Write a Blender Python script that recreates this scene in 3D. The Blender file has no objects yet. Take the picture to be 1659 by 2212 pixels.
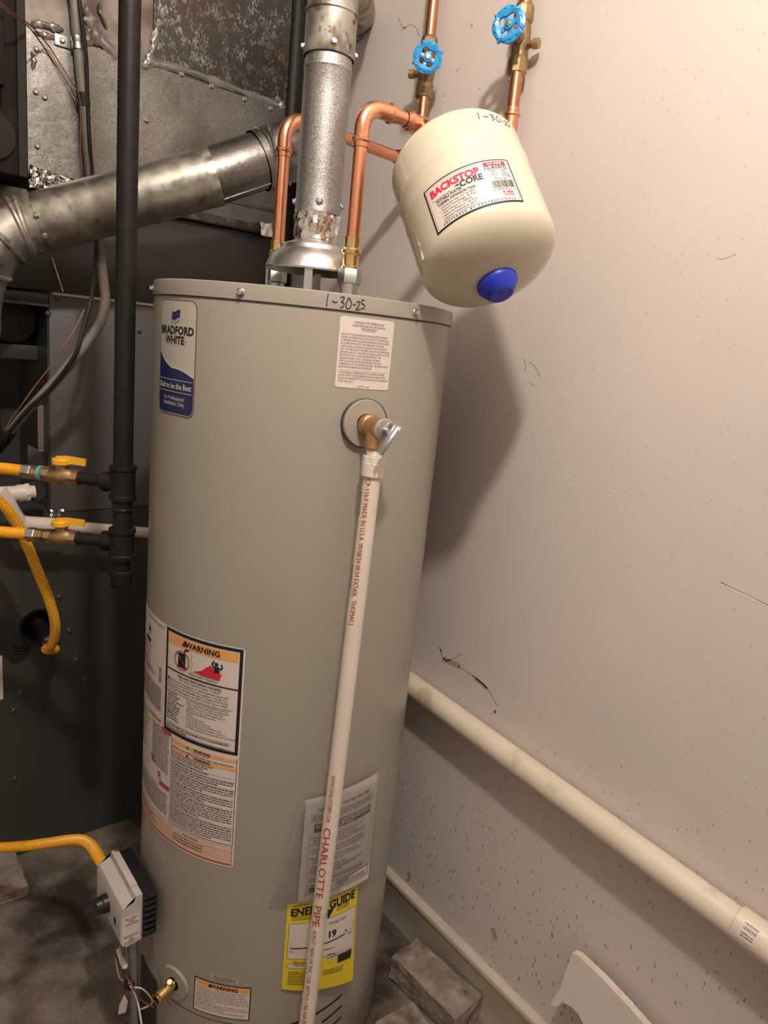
import bpy, bmesh, math, random
import numpy as np
from mathutils import Vector, Matrix, noise

scene = bpy.context.scene
col = scene.collection
random.seed(7)

# ------------------------------------------------------------------ camera
CAM_H = 1.40
IMG_W, IMG_H, FOC = 1659.0, 2212.0, 1534.0


def unit(v):
    v = np.array(v, float)
    return v / np.linalg.norm(v)


def cam_dir(px, py):
    return unit([px - IMG_W / 2, -(py - IMG_H / 2), -FOC])


_up = -cam_dir(170, 7566)
_ay = cam_dir(-428, 613)
_ay = unit(_ay - _up * np.dot(_ay, _up))
_ax = np.cross(_ay, _up)
ROT = np.array([_ax, _ay, _up])          # camera axes -> world axes
CAM = np.array([0.0, 0.0, CAM_H])

cam_data = bpy.data.cameras.new('camera')
cam_data.sensor_fit = 'HORIZONTAL'
cam_data.sensor_width = 36.0
cam_data.lens = 36.0 * FOC / IMG_W
cam_data.clip_start = 0.01
cam = bpy.data.objects.new('camera', cam_data)
M = Matrix([[float(ROT[i][j]) for j in range(3)] for i in range(3)]).to_4x4()
M.translation = Vector(CAM)
cam.matrix_world = M
col.objects.link(cam)
scene.camera = cam

# ------------------------------------------------------------------ world, light, exposure
world = bpy.data.worlds.new('world')
world.use_nodes = True
world.node_tree.nodes['Background'].inputs[0].default_value = (0.55, 0.5, 0.46, 1)
world.node_tree.nodes['Background'].inputs[1].default_value = 0.02
scene.world = world

BULB = (0.21, 0.12, 2.56)
bulb = bpy.data.lights.new('ceiling_bulb', 'POINT')
bulb.energy = 82.0
bulb.color = (1.0, 0.89, 0.79)
bulb.shadow_soft_size = 0.045
bo = bpy.data.objects.new('ceiling_bulb', bulb)
bo.location = BULB
col.objects.link(bo)

scene.view_settings.view_transform = 'Standard'
scene.view_settings.look = 'None'
scene.view_settings.gamma = 1.0
scene.view_settings.use_curve_mapping = False
scene.view_settings.exposure = 0.0


# ------------------------------------------------------------------ pixel -> place helpers (real planes)
def ray(px, py):
    return ROT @ cam_dir(px, py)


def onx(px, py, x):
    r = ray(px, py)
    return CAM + r * (x / r[0])


def ony(px, py, y):
    r = ray(px, py)
    return CAM + r * (y / r[1])


def onz(px, py, z):
    r = ray(px, py)
    return CAM + r * ((z - CAM_H) / r[2])


def dep(px, py, z):
    d = cam_dir(px, py)
    return CAM + ROT @ (d * z / (-d[2]))


# ------------------------------------------------------------------ mesh collector
ORG = {}


def frame(d):
    d = unit(d)
    a = np.array([0, 0, 1.0]) if abs(d[2]) < .9 else np.array([1.0, 0, 0])
    e1 = unit(np.cross(a, d))
    return d, e1, np.cross(d, e1)


class MB:
    def __init__(s):
        s.v, s.f, s.sm = [], [], []

    def add(s, verts, faces, smooth=True):
        b = len(s.v)
        s.v += [tuple(map(float, p)) for p in verts]
        s.f += [tuple(i + b for i in f) for f in faces]
        s.sm += [smooth] * len(faces)
        return s

    def tube(s, path, r, seg=16, caps=True, smooth=True):
        path = [np.array(p, float) for p in path]
        n = len(path)
        rs = [r] * n if np.isscalar(r) else r
        d, e1, e2 = frame(path[1] - path[0])
        vs, fs = [], []
        for i, p in enumerate(path):
            t = unit(path[min(i + 1, n - 1)] - path[max(i - 1, 0)])
            e1 = unit(e1 - t * np.dot(e1, t))
            e2 = np.cross(t, e1)
            for k in range(seg):
                a = 2 * math.pi * k / seg
                vs.append(p + rs[i] * (math.cos(a) * e1 + math.sin(a) * e2))
        for i in range(n - 1):
            for k in range(seg):
                k2 = (k + 1) % seg
                fs.append((i * seg + k, i * seg + k2, (i + 1) * seg + k2, (i + 1) * seg + k))
        s.add(vs, fs, smooth)
        if caps:
            s.add(vs[:seg], [tuple(range(seg))[::-1]], False)
            s.add(vs[-seg:], [tuple(range(seg))], False)
        return s

    def lathe(s, prof, o, ax, seg=32, smooth=True, cap=True, sharp=False):
        o = np.array(o, float)
        d, e1, e2 = frame(ax)
        vs, fs = [], []
        for (h, r) in prof:
            for k in range(seg):
                a = 2 * math.pi * k / seg
                vs.append(o + d * h + r * (math.cos(a) * e1 + math.sin(a) * e2))
        n = len(prof)
        for i in range(n - 1):
            for k in range(seg):
                k2 = (k + 1) % seg
                fs.append((i * seg + k, i * seg + k2, (i + 1) * seg + k2, (i + 1) * seg + k))
        if sharp:
            for f in fs:
                s.add([vs[i] for i in f], [(0, 1, 2, 3)], False)
        else:
            s.add(vs, fs, smooth)
        if cap:
            if prof[0][1] > 1e-5:
                s.add(vs[:seg], [tuple(range(seg))[::-1]], False)
            if prof[-1][1] > 1e-5:
                s.add(vs[-seg:], [tuple(range(seg))], False)
        return s

    def box(s, c, size, bev=0.0, axes=None, seg=2):
        bm = bmesh.new()
        bmesh.ops.create_cube(bm, size=1.0)
        for v in bm.verts:
            v.co = Vector((v.co.x * size[0], v.co.y * size[1], v.co.z * size[2]))
        if bev > 0:
            bmesh.ops.bevel(bm, geom=bm.edges[:], offset=bev, segments=seg, affect='EDGES', profile=0.5)
        A = np.eye(3) if axes is None else np.array(axes)
        bm.verts.index_update()
        vs = [np.array(c) + v.co.x * A[0] + v.co.y * A[1] + v.co.z * A[2] for v in bm.verts]
        fs = [tuple(v.index for v in f.verts) for f in bm.faces]
        bm.free()
        return s.add(vs, fs, False)

    def b2(s, lo, hi, bev=0.0):
        lo, hi = np.array(lo, float), np.array(hi, float)
        return s.box((lo + hi) / 2, hi - lo, bev)

    def grid(s, fn, nu, nv, smooth=True):
        vs = [fn(i / nu, j / nv) for i in range(nu + 1) for j in range(nv + 1)]
        fs = []
        for i in range(nu):
            for j in range(nv):
                a = i * (nv + 1) + j
                fs.append((a, a + 1, a + nv + 2, a + nv + 1))
        return s.add(vs, fs, smooth)

    def prism(s, poly, fn, depth):
        """poly: 2-D outline, fn(u, v, w) -> point, extruded from w=0 to w=depth"""
        n = len(poly)
        a = [fn(u, v, 0) for u, v in poly]
        b = [fn(u, v, depth) for u, v in poly]
        bm = bmesh.new()
        bv = [bm.verts.new(Vector((u, v, 0))) for u, v in poly]
        bm.faces.new(bv)
        bmesh.ops.triangulate(bm, faces=bm.faces[:])
        bm.verts.index_update()
        tris = [tuple(v.index for v in f.verts) for f in bm.faces]
        bm.free()
        s.add(b, tris, False)
        s.add(a, [t[::-1] for t in tris], False)
        s.add(a + b, [(i, (i + 1) % n, n + (i + 1) % n, n + i) for i in range(n)], False)
        return s

    def mesh(s, name, org, flip_fix=True):
        me = bpy.data.meshes.new(name)
        o = np.array(org)
        me.from_pydata([tuple(np.array(p) - o) for p in s.v], [], s.f)
        me.polygons.foreach_set('use_smooth', s.sm)
        me.update()
        return me

    def build(s, name, mat, parent=None, label=None, cat=None, group=None, kind=None, org=None, fix=True):
        if parent is not None:
            o = ORG[parent.name]
        elif org is not None:
            o = np.array(org, float)
        else:
            a = np.array(s.v)
            o = np.array([(a[:, 0].min() + a[:, 0].max()) / 2, (a[:, 1].min() + a[:, 1].max()) / 2, a[:, 2].min()])
        me = s.mesh(name, o)
        if fix:
            bm = bmesh.new()
            bm.from_mesh(me)
            bmesh.ops.remove_doubles(bm, verts=bm.verts[:], dist=1e-6)
            bmesh.ops.recalc_face_normals(bm, faces=bm.faces[:])
            bm.to_mesh(me)
            bm.free()
        me.set_sharp_from_angle(angle=math.radians(30))
        me.materials.append(mat)
        ob = bpy.data.objects.new(name, me)
        col.objects.link(ob)
        ORG[ob.name] = o
        if parent is not None:
            ob.parent = parent
        else:
            ob.location = Vector(o)
        if kind is None and name in ('black_print', 'red_print', 'lettering', 'black_lettering', 'red_lettering', 'pale_lettering'):
            kind = 'stuff'           # fine print, too small to pick apart
        tag(ob, label, cat, group, kind)
        return ob


def tag(o, label=None, cat=None, group=None, kind=None):
    if label: o['label'] = label
    if cat: o['category'] = cat
    if group: o['group'] = group
    if kind: o['kind'] = kind


def empty(name, loc, label, cat, group=None):
    e = bpy.data.objects.new(name, None)
    e.empty_display_size = .05
    e.location = Vector([float(x) for x in loc])
    col.objects.link(e)
    ORG[e.name] = np.array(loc, float)
    tag(e, label, cat, group)
    return e


def piece(name, me, mat, parent, at, ax):
    """an alike piece (screw, bolt) sharing one mesh, its local Z along ax"""
    d, e1, e2 = frame(ax)
    o = bpy.data.objects.new(name, me)
    col.objects.link(o)
    m = Matrix([[float(e1[i]), float(e2[i]), float(d[i])] for i in range(3)]).to_4x4()
    m.translation = Vector([float(x) for x in (np.array(at) - ORG[parent.name])])
    o.parent = parent
    o.matrix_local = m
    ORG[o.name] = ORG[parent.name]
    return o


def spline(pts, n=8):
    pts = [np.array(p, float) for p in pts]
    P = [2 * pts[0] - pts[1]] + pts + [2 * pts[-1] - pts[-2]]
    out = []
    for i in range(1, len(P) - 2):
        for k in range(n):
            t = k / n
            a, b, c, d = P[i - 1], P[i], P[i + 1], P[i + 2]
            out.append(.5 * (2 * b + (c - a) * t + (2 * a - 5 * b + 4 * c - d) * t * t + (3 * b - a - 3 * c + d) * t ** 3))
    out.append(pts[-1])
    return out


def resample(path, step):
    path = [np.array(p) for p in path]
    L = [0]
    for a, b in zip(path, path[1:]): L.append(L[-1] + np.linalg.norm(b - a))
    n = max(2, int(L[-1] / step))
    out = []
    j = 0
    for i in range(n + 1):
        s = L[-1] * i / n
        while j < len(L) - 2 and L[j + 1] < s: j += 1
        t = (s - L[j]) / max(L[j + 1] - L[j], 1e-9)
        out.append(path[j] * (1 - t) + path[j + 1] * t)
    return out, L[-1]


def arc(p0, corner, p1, r, n=10):
    """rounded corner path from the p0 side to the p1 side"""
    corner = np.array(corner, float)
    a, b = unit(np.array(p0) - corner), unit(np.array(p1) - corner)
    ang = math.acos(max(-1, min(1, float(np.dot(a, b)))))
    tl = r / math.tan(ang / 2)
    s, e = corner + a * tl, corner + b * tl
    bis = unit(a + b)
    cen = corner + bis * (r / math.sin(ang / 2))
    out = []
    va, vb = s - cen, e - cen
    om = math.acos(max(-1, min(1, float(np.dot(unit(va), unit(vb))))))
    for i in range(n + 1):
        t = i / n
        out.append(cen + (math.sin((1 - t) * om) * va + math.sin(t * om) * vb) / math.sin(om))
    return out


# ------------------------------------------------------------------ materials
def mat_new(name):
    m = bpy.data.materials.new(name)
    m.use_nodes = True
    nt = m.node_tree
    return m, nt, nt.nodes['Principled BSDF']


def rgb(c):
    return (c[0], c[1], c[2], 1)


def pm(name, c1, c2=None, rough=.5, rough2=None, metal=0., scale=30., detail=4., bump=0., bscale=None, lo=.35, hi=.65,
       stretch=(1, 1, 1), spec=None, coat=0., c3=None, s3=8., lo3=.55, hi3=.7, vor=False, bdist=.002, warp=.5):
    m, nt, b = mat_new(name)
    N, L = nt.nodes, nt.links
    b.inputs['Roughness'].default_value = rough
    b.inputs['Metallic'].default_value = metal
    if spec is not None: b.inputs['Specular IOR Level'].default_value = spec
    if coat: b.inputs['Coat Weight'].default_value = coat; b.inputs['Coat Roughness'].default_value = .08
    b.inputs['Base Color'].default_value = rgb(c1)
    tc = N.new('ShaderNodeTexCoord')
    mp = N.new('ShaderNodeMapping')
    mp.inputs['Scale'].default_value = stretch
    L.new(tc.outputs['Object'], mp.inputs['Vector'])
    if c2 is not None:
        if vor:
            t = N.new('ShaderNodeTexVoronoi')
            t.inputs['Scale'].default_value = scale
            nz = N.new('ShaderNodeTexNoise')
            nz.inputs['Scale'].default_value = scale * .8
            va = N.new('ShaderNodeVectorMath'); va.operation = 'MULTIPLY_ADD'
            L.new(nz.outputs['Color'], va.inputs[0])
            va.inputs[1].default_value = (warp / scale,) * 3
            L.new(mp.outputs[0], va.inputs[2])
            L.new(va.outputs[0], t.inputs['Vector'])
            sp = N.new('ShaderNodeSeparateColor')
            L.new(t.outputs['Color'], sp.inputs[0])
            fac = sp.outputs[0]
        else:
            t = N.new('ShaderNodeTexNoise')
            t.inputs['Scale'].default_value = scale
            t.inputs['Detail'].default_value = detail
            L.new(mp.outputs[0], t.inputs['Vector'])
            fac = t.outputs['Fac']
        cr = N.new('ShaderNodeValToRGB')
        cr.color_ramp.elements[0].position = lo
        cr.color_ramp.elements[0].color = rgb(c1)
        cr.color_ramp.elements[1].position = hi
        cr.color_ramp.elements[1].color = rgb(c2)
        L.new(fac, cr.inputs[0])
        out = cr.outputs[0]
        if c3 is not None:
            t3 = N.new('ShaderNodeTexNoise')
            t3.inputs['Scale'].default_value = s3
            t3.inputs['Detail'].default_value = 6
            L.new(mp.outputs[0], t3.inputs['Vector'])
            r3 = N.new('ShaderNodeMapRange')
            r3.inputs[1].default_value = lo3; r3.inputs[2].default_value = hi3
            L.new(t3.outputs['Fac'], r3.inputs[0])
            mx = N.new('ShaderNodeMix'); mx.data_type = 'RGBA'
            L.new(r3.outputs[0], mx.inputs[0])
            L.new(out, mx.inputs[6])
            mx.inputs[7].default_value = rgb(c3)
            out = mx.outputs[2]
        L.new(out, b.inputs['Base Color'])
        if rough2 is not None:
            mr = N.new('ShaderNodeMapRange')
            mr.inputs[1].default_value = lo; mr.inputs[2].default_value = hi
            mr.inputs[3].default_value = rough; mr.inputs[4].default_value = rough2
            L.new(fac, mr.inputs[0])
            L.new(mr.outputs[0], b.inputs['Roughness'])
    if bump:
        t2 = N.new('ShaderNodeTexNoise')
        t2.inputs['Scale'].default_value = bscale or scale
        t2.inputs['Detail'].default_value = 5
        L.new(mp.outputs[0], t2.inputs['Vector'])
        bp = N.new('ShaderNodeBump')
        bp.inputs['Strength'].default_value = bump
        bp.inputs['Distance'].default_value = bdist
        L.new(t2.outputs['Fac'], bp.inputs['Height'])
        L.new(bp.outputs[0], b.inputs['Normal'])
    return m


def wall_material():
    m, nt, b = mat_new('painted_drywall')
    N, L = nt.nodes, nt.links
    b.inputs['Roughness'].default_value = .55
    tc = N.new('ShaderNodeTexCoord')
    n1 = N.new('ShaderNodeTexNoise'); n1.inputs['Scale'].default_value = 3.0; n1.inputs['Detail'].default_value = 5
    L.new(tc.outputs['Object'], n1.inputs['Vector'])
    cr = N.new('ShaderNodeValToRGB')
    cr.color_ramp.elements[0].position = .35; cr.color_ramp.elements[0].color = (.60, .55, .515, 1)
    cr.color_ramp.elements[1].position = .65; cr.color_ramp.elements[1].color = (.635, .57, .535, 1)
    L.new(n1.outputs['Fac'], cr.inputs[0])
    # fibres and specks stuck to the paint
    mp = N.new('ShaderNodeMapping')
    mp.inputs['Rotation'].default_value = (.35, 0, 0)
    mp.inputs['Scale'].default_value = (1, 190, 52)
    L.new(tc.outputs['Object'], mp.inputs['Vector'])
    vo = N.new('ShaderNodeTexVoronoi'); vo.inputs['Scale'].default_value = 1.0
    L.new(mp.outputs[0], vo.inputs['Vector'])
    sp = N.new('ShaderNodeSeparateColor'); L.new(vo.outputs['Color'], sp.inputs[0])
    sx = N.new('ShaderNodeSeparateXYZ'); L.new(tc.outputs['Object'], sx.inputs[0])
    mr = N.new('ShaderNodeMapRange')          # more dirt low on the wall
    mr.inputs[1].default_value = .2; mr.inputs[2].default_value = .85
    mr.inputs[3].default_value = .36; mr.inputs[4].default_value = .10
    L.new(sx.outputs[2], mr.inputs[0])
    pw = N.new('ShaderNodeMath'); pw.operation = 'POWER'; pw.inputs[1].default_value = 5.5
    L.new(sp.outputs[0], pw.inputs[0])
    mu = N.new('ShaderNodeMath'); mu.operation = 'MULTIPLY'
    L.new(pw.outputs[0], mu.inputs[0]); L.new(mr.outputs[0], mu.inputs[1])
    lt = N.new('ShaderNodeMath'); lt.operation = 'LESS_THAN'
    L.new(vo.outputs['Distance'], lt.inputs[0]); L.new(mu.outputs[0], lt.inputs[1])
    mf = N.new('ShaderNodeMath'); mf.operation = 'MULTIPLY'; mf.inputs[1].default_value = .62
    L.new(lt.outputs[0], mf.inputs[0])
    mx = N.new('ShaderNodeMix'); mx.data_type = 'RGBA'
    L.new(mf.outputs[0], mx.inputs[0]); L.new(cr.outputs[0], mx.inputs[6])
    mx.inputs[7].default_value = (.09, .07, .055, 1)
    L.new(mx.outputs[2], b.inputs['Base Color'])
    nb = N.new('ShaderNodeTexNoise'); nb.inputs['Scale'].default_value = 160; nb.inputs['Detail'].default_value = 4
    L.new(tc.outputs['Object'], nb.inputs['Vector'])
    bp = N.new('ShaderNodeBump'); bp.inputs['Strength'].default_value = .10; bp.inputs['Distance'].default_value = .0015
    L.new(nb.outputs['Fac'], bp.inputs['Height']); L.new(bp.outputs[0], b.inputs['Normal'])
    return m


def film_material():
    m, nt, b = mat_new('clear_film')
    N, L = nt.nodes, nt.links
    tr = N.new('ShaderNodeBsdfTransparent'); tr.inputs[0].default_value = (.93, .93, .93, 1)
    gl = N.new('ShaderNodeBsdfGlossy'); gl.inputs['Roughness'].default_value = .12
    lw = N.new('ShaderNodeLayerWeight'); lw.inputs[0].default_value = .25
    nz = N.new('ShaderNodeTexNoise'); nz.inputs['Scale'].default_value = 30
    bp = N.new('ShaderNodeBump'); bp.inputs['Strength'].default_value = .4; bp.inputs['Distance'].default_value = .02
    L.new(nz.outputs['Fac'], bp.inputs['Height']); L.new(bp.outputs[0], gl.inputs['Normal'])
    mr = N.new('ShaderNodeMath'); mr.operation = 'MULTIPLY_ADD'; mr.inputs[1].default_value = .35; mr.inputs[2].default_value = .06
    L.new(lw.outputs['Fresnel'], mr.inputs[0])
    df = N.new('ShaderNodeBsdfDiffuse'); df.inputs[0].default_value = (.8, .78, .75, 1)
    m0 = N.new('ShaderNodeMixShader'); m0.inputs[0].default_value = .11
    L.new(tr.outputs[0], m0.inputs[1]); L.new(df.outputs[0], m0.inputs[2])
    tr = m0
    mx = N.new('ShaderNodeMixShader')
    L.new(mr.outputs[0], mx.inputs[0]); L.new(tr.outputs[0], mx.inputs[1]); L.new(gl.outputs[0], mx.inputs[2])
    L.new(mx.outputs[0], N['Material Output'].inputs['Surface'])
    return m


WALL = wall_material()
FILM = film_material()
PLAIN = pm('plain_wall_paint', (.72, .68, .64), rough=.7)
FLOOR = pm('dirty_concrete', (.10, .078, .062), (.25, .205, .17), rough=.85, scale=11, detail=11, lo=.32, hi=.68, bump=.7, bscale=90, bdist=.006,
           c3=(.035, .025, .019), s3=5.0, lo3=.48, hi3=.62)
STONE = pm('rough_stone', (.17, .135, .11), (.36, .30, .25), rough=.9, scale=22, detail=10, lo=.3, hi=.7, bump=1.0, bscale=45, bdist=.008,
           c3=(.11, .085, .068), s3=18, lo3=.5, hi3=.68)
BASEB = pm('cream_trim_paint', (.46, .41, .34), (.54, .48, .40), rough=.5, scale=12, bump=.1)
HEATER = pm('grey_enamel', (.318, .291, .248), (.328, .30, .256), rough=.27, scale=6, spec=.45)
SEAM = pm('shadow_seam', (.05, .045, .04), rough=.8)
ZINC = pm('zinc_steel', (.62, .63, .63), (.45, .46, .47), rough=.3, rough2=.45, metal=1, scale=60)
GALV = pm('galvanised_fine', (.25, .25, .24), (.50, .495, .475), rough=.44, rough2=.54, metal=1, scale=1000, lo=.1, hi=.9, vor=True,
          bump=.2, bscale=420)
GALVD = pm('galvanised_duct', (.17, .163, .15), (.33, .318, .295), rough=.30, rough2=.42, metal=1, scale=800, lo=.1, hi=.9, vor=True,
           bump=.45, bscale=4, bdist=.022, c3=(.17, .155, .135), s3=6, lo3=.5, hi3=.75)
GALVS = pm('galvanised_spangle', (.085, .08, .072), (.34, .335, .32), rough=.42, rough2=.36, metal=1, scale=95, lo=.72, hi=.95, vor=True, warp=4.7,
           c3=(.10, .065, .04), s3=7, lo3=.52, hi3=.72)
GALVO = pm('galvanised_aged', (.30, .28, .245), (.50, .475, .42), rough=.42, rough2=.6, metal=.85, scale=26, detail=8, bump=.12, bscale=60,
           c3=(.17, .14, .11), s3=34, lo3=.52, hi3=.66)
FLUE = pm('flue_steel', (.36, .345, .30), (.47, .45, .40), rough=.33, rough2=.46, metal=.95, scale=40, detail=7, bump=.06, bscale=160,
          c3=(.24, .20, .15), s3=30, lo3=.58, hi3=.72)
SEAL = pm('duct_sealant', (.19, .18, .165), (.27, .255, .235), rough=.32, metal=.45, scale=30, bump=.5, bscale=60)
FOIL = pm('foil_tape', (.86, .84, .81), rough=.15, metal=1, bump=.7, bscale=45, bdist=.008)
HOOD = pm('hood_steel', (.52, .525, .52), (.62, .62, .61), rough=.3, rough2=.42, metal=1, scale=22, detail=7)
COPPER = pm('copper', (.88, .42, .25), (.78, .33, .19), rough=.24, rough2=.36, metal=1, scale=26, detail=6)
COPPERO = pm('aged_copper', (.62, .27, .14), (.36, .15, .08), rough=.3, rough2=.42, metal=1, scale=16, detail=7, stretch=(1, 1, .35))
BRASS = pm('brass', (.82, .60, .28), (.72, .50, .22), rough=.25, metal=1, scale=50)
BRONZE = pm('bronze', (.30, .21, .11), (.42, .30, .16), rough=.42, metal=1, scale=40, bump=.2)
VBRASS = pm('valve_brass', (.42, .29, .15), (.55, .40, .22), rough=.42, metal=1, scale=60, bump=.2)
TPB = pm('relief_bronze', (.62, .36, .19), (.70, .43, .24), rough=.42, metal=1, scale=80, bump=.25, bscale=200)
BLACK = pm('black_iron', (.010, .0085, .0075), (.016, .0135, .012), rough=.5, scale=50, bump=.1, bscale=220, spec=.25)
DARKP = pm('black_plastic', (.012, .012, .012), rough=.35)
RUBBER = pm('black_rubber', (.012, .011, .010), rough=.6)
BLUE = pm('blue_enamel', (.03, .28, .62), (.035, .31, .66), rough=.3, scale=40, spec=.5)
BLUECAP = pm('blue_cap_plastic', (.012, .03, .42), (.014, .035, .46), rough=.42, scale=60)
CREAM = pm('cream_enamel', (.60, .55, .42), (.615, .565, .435), rough=.10, scale=5, spec=.5)
YELLOW = pm('yellow_coating', (.80, .40, .012), (.74, .36, .01), rough=.38, scale=40)
YELLOWP = pm('yellow_handle', (.78, .42, .02), rough=.35)
PVC = pm('white_pvc', (.66, .58, .50), (.70, .62, .54), rough=.32, scale=14, c3=(.52, .44, .36), s3=20, lo3=.62, hi3=.75)
PVCD = pm('drain_pvc', (.60, .53, .43), (.66, .58, .48), rough=.33, scale=10, c3=(.40, .32, .24), s3=14, lo3=.62, hi3=.76)
FURN = pm('furnace_enamel', (.050, .047, .044), (.056, .052, .048), rough=.38, scale=6)
FURNL = pm('furnace_panel', (.085, .08, .078), (.092, .087, .084), rough=.42, scale=5)
COIL = pm('coil_case', (.085, .08, .072), (.10, .092, .083), rough=.36, metal=.6, scale=4)
DUCTB = pm('shaded_brown_metal', (.010, .0078, .006), (.018, .014, .011), rough=.6, scale=9, spec=.2)  # brown darkened; the return duct's shade is put into this colour
PALE = pm('insulation_edge', (.55, .48, .40), rough=.8)
CONDUIT = pm('grey_line_jacket', (.19, .175, .15), (.25, .23, .20), rough=.55, scale=30)
WIRER = pm('wire_red', (.16, .035, .03), rough=.5)
WIREW = pm('wire_white', (.6, .57, .52), rough=.5)
WIREB = pm('wire_brown', (.09, .05, .035), rough=.5)
PAPER = pm('label_paper', (.64, .57, .53), rough=.45)
PAPERG = pm('label_silver', (.56, .52, .46), rough=.32, metal=.2)
INK = pm('ink_black', (.012, .011, .010), rough=.5)
INKG = pm('ink_grey', (.10, .09, .085), rough=.5)
INKR = pm('ink_red', (.62, .02, .045), rough=.5)
INKRD = pm('ink_dull_red', (.40, .06, .05), rough=.5)
INKN = pm('ink_navy', (.012, .018, .085), rough=.3)
INKS = pm('ink_silver', (.30, .32, .36), rough=.3)
INKO = pm('ink_orange', (.74, .36, .12), rough=.5)
INKSAL = pm('ink_salmon', (.62, .42, .31), rough=.5)
YPAPER = pm('yellow_card', (.72, .55, .03), rough=.5)
DRYW = pm('drywall_scrap_face', (.66, .61, .57), (.70, .65, .60), rough=.85, scale=10, bump=.2)  # lightened; the light on its upturned face is put into the colour
GYPS = pm('gypsum_core', (.68, .58, .50), (.60, .50, .42), rough=.95, scale=60, bump=.5)
CTRL = pm('control_grey', (.46, .43, .40), (.48, .45, .42), rough=.48, scale=200, bump=.05)
WEB = pm('dust_mark', (.36, .32, .285), rough=.9)
SCR = pm('paint_scratch', (.72, .65, .60), rough=.6)

# ------------------------------------------------------------------ lettering
_cap = None


def text_flat(body, bold=0., res=2):
    cu = bpy.data.curves.new('t', 'FONT')
    cu.body = body
    cu.size = 1.0
    cu.resolution_u = res
    cu.offset = bold
    ob = bpy.data.objects.new('t', cu)
    me = ob.to_mesh()
    v = [(p.co.x, p.co.y) for p in me.vertices]
    f = [tuple(q.vertices) for q in me.polygons]
    ob.to_mesh_clear()
    bpy.data.objects.remove(ob)
    bpy.data.curves.remove(cu)
    return v, f


def caph():
    global _cap
    if _cap is None:
        v, _ = text_flat('H')
        _cap = max(p[1] for p in v)
    return _cap


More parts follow.
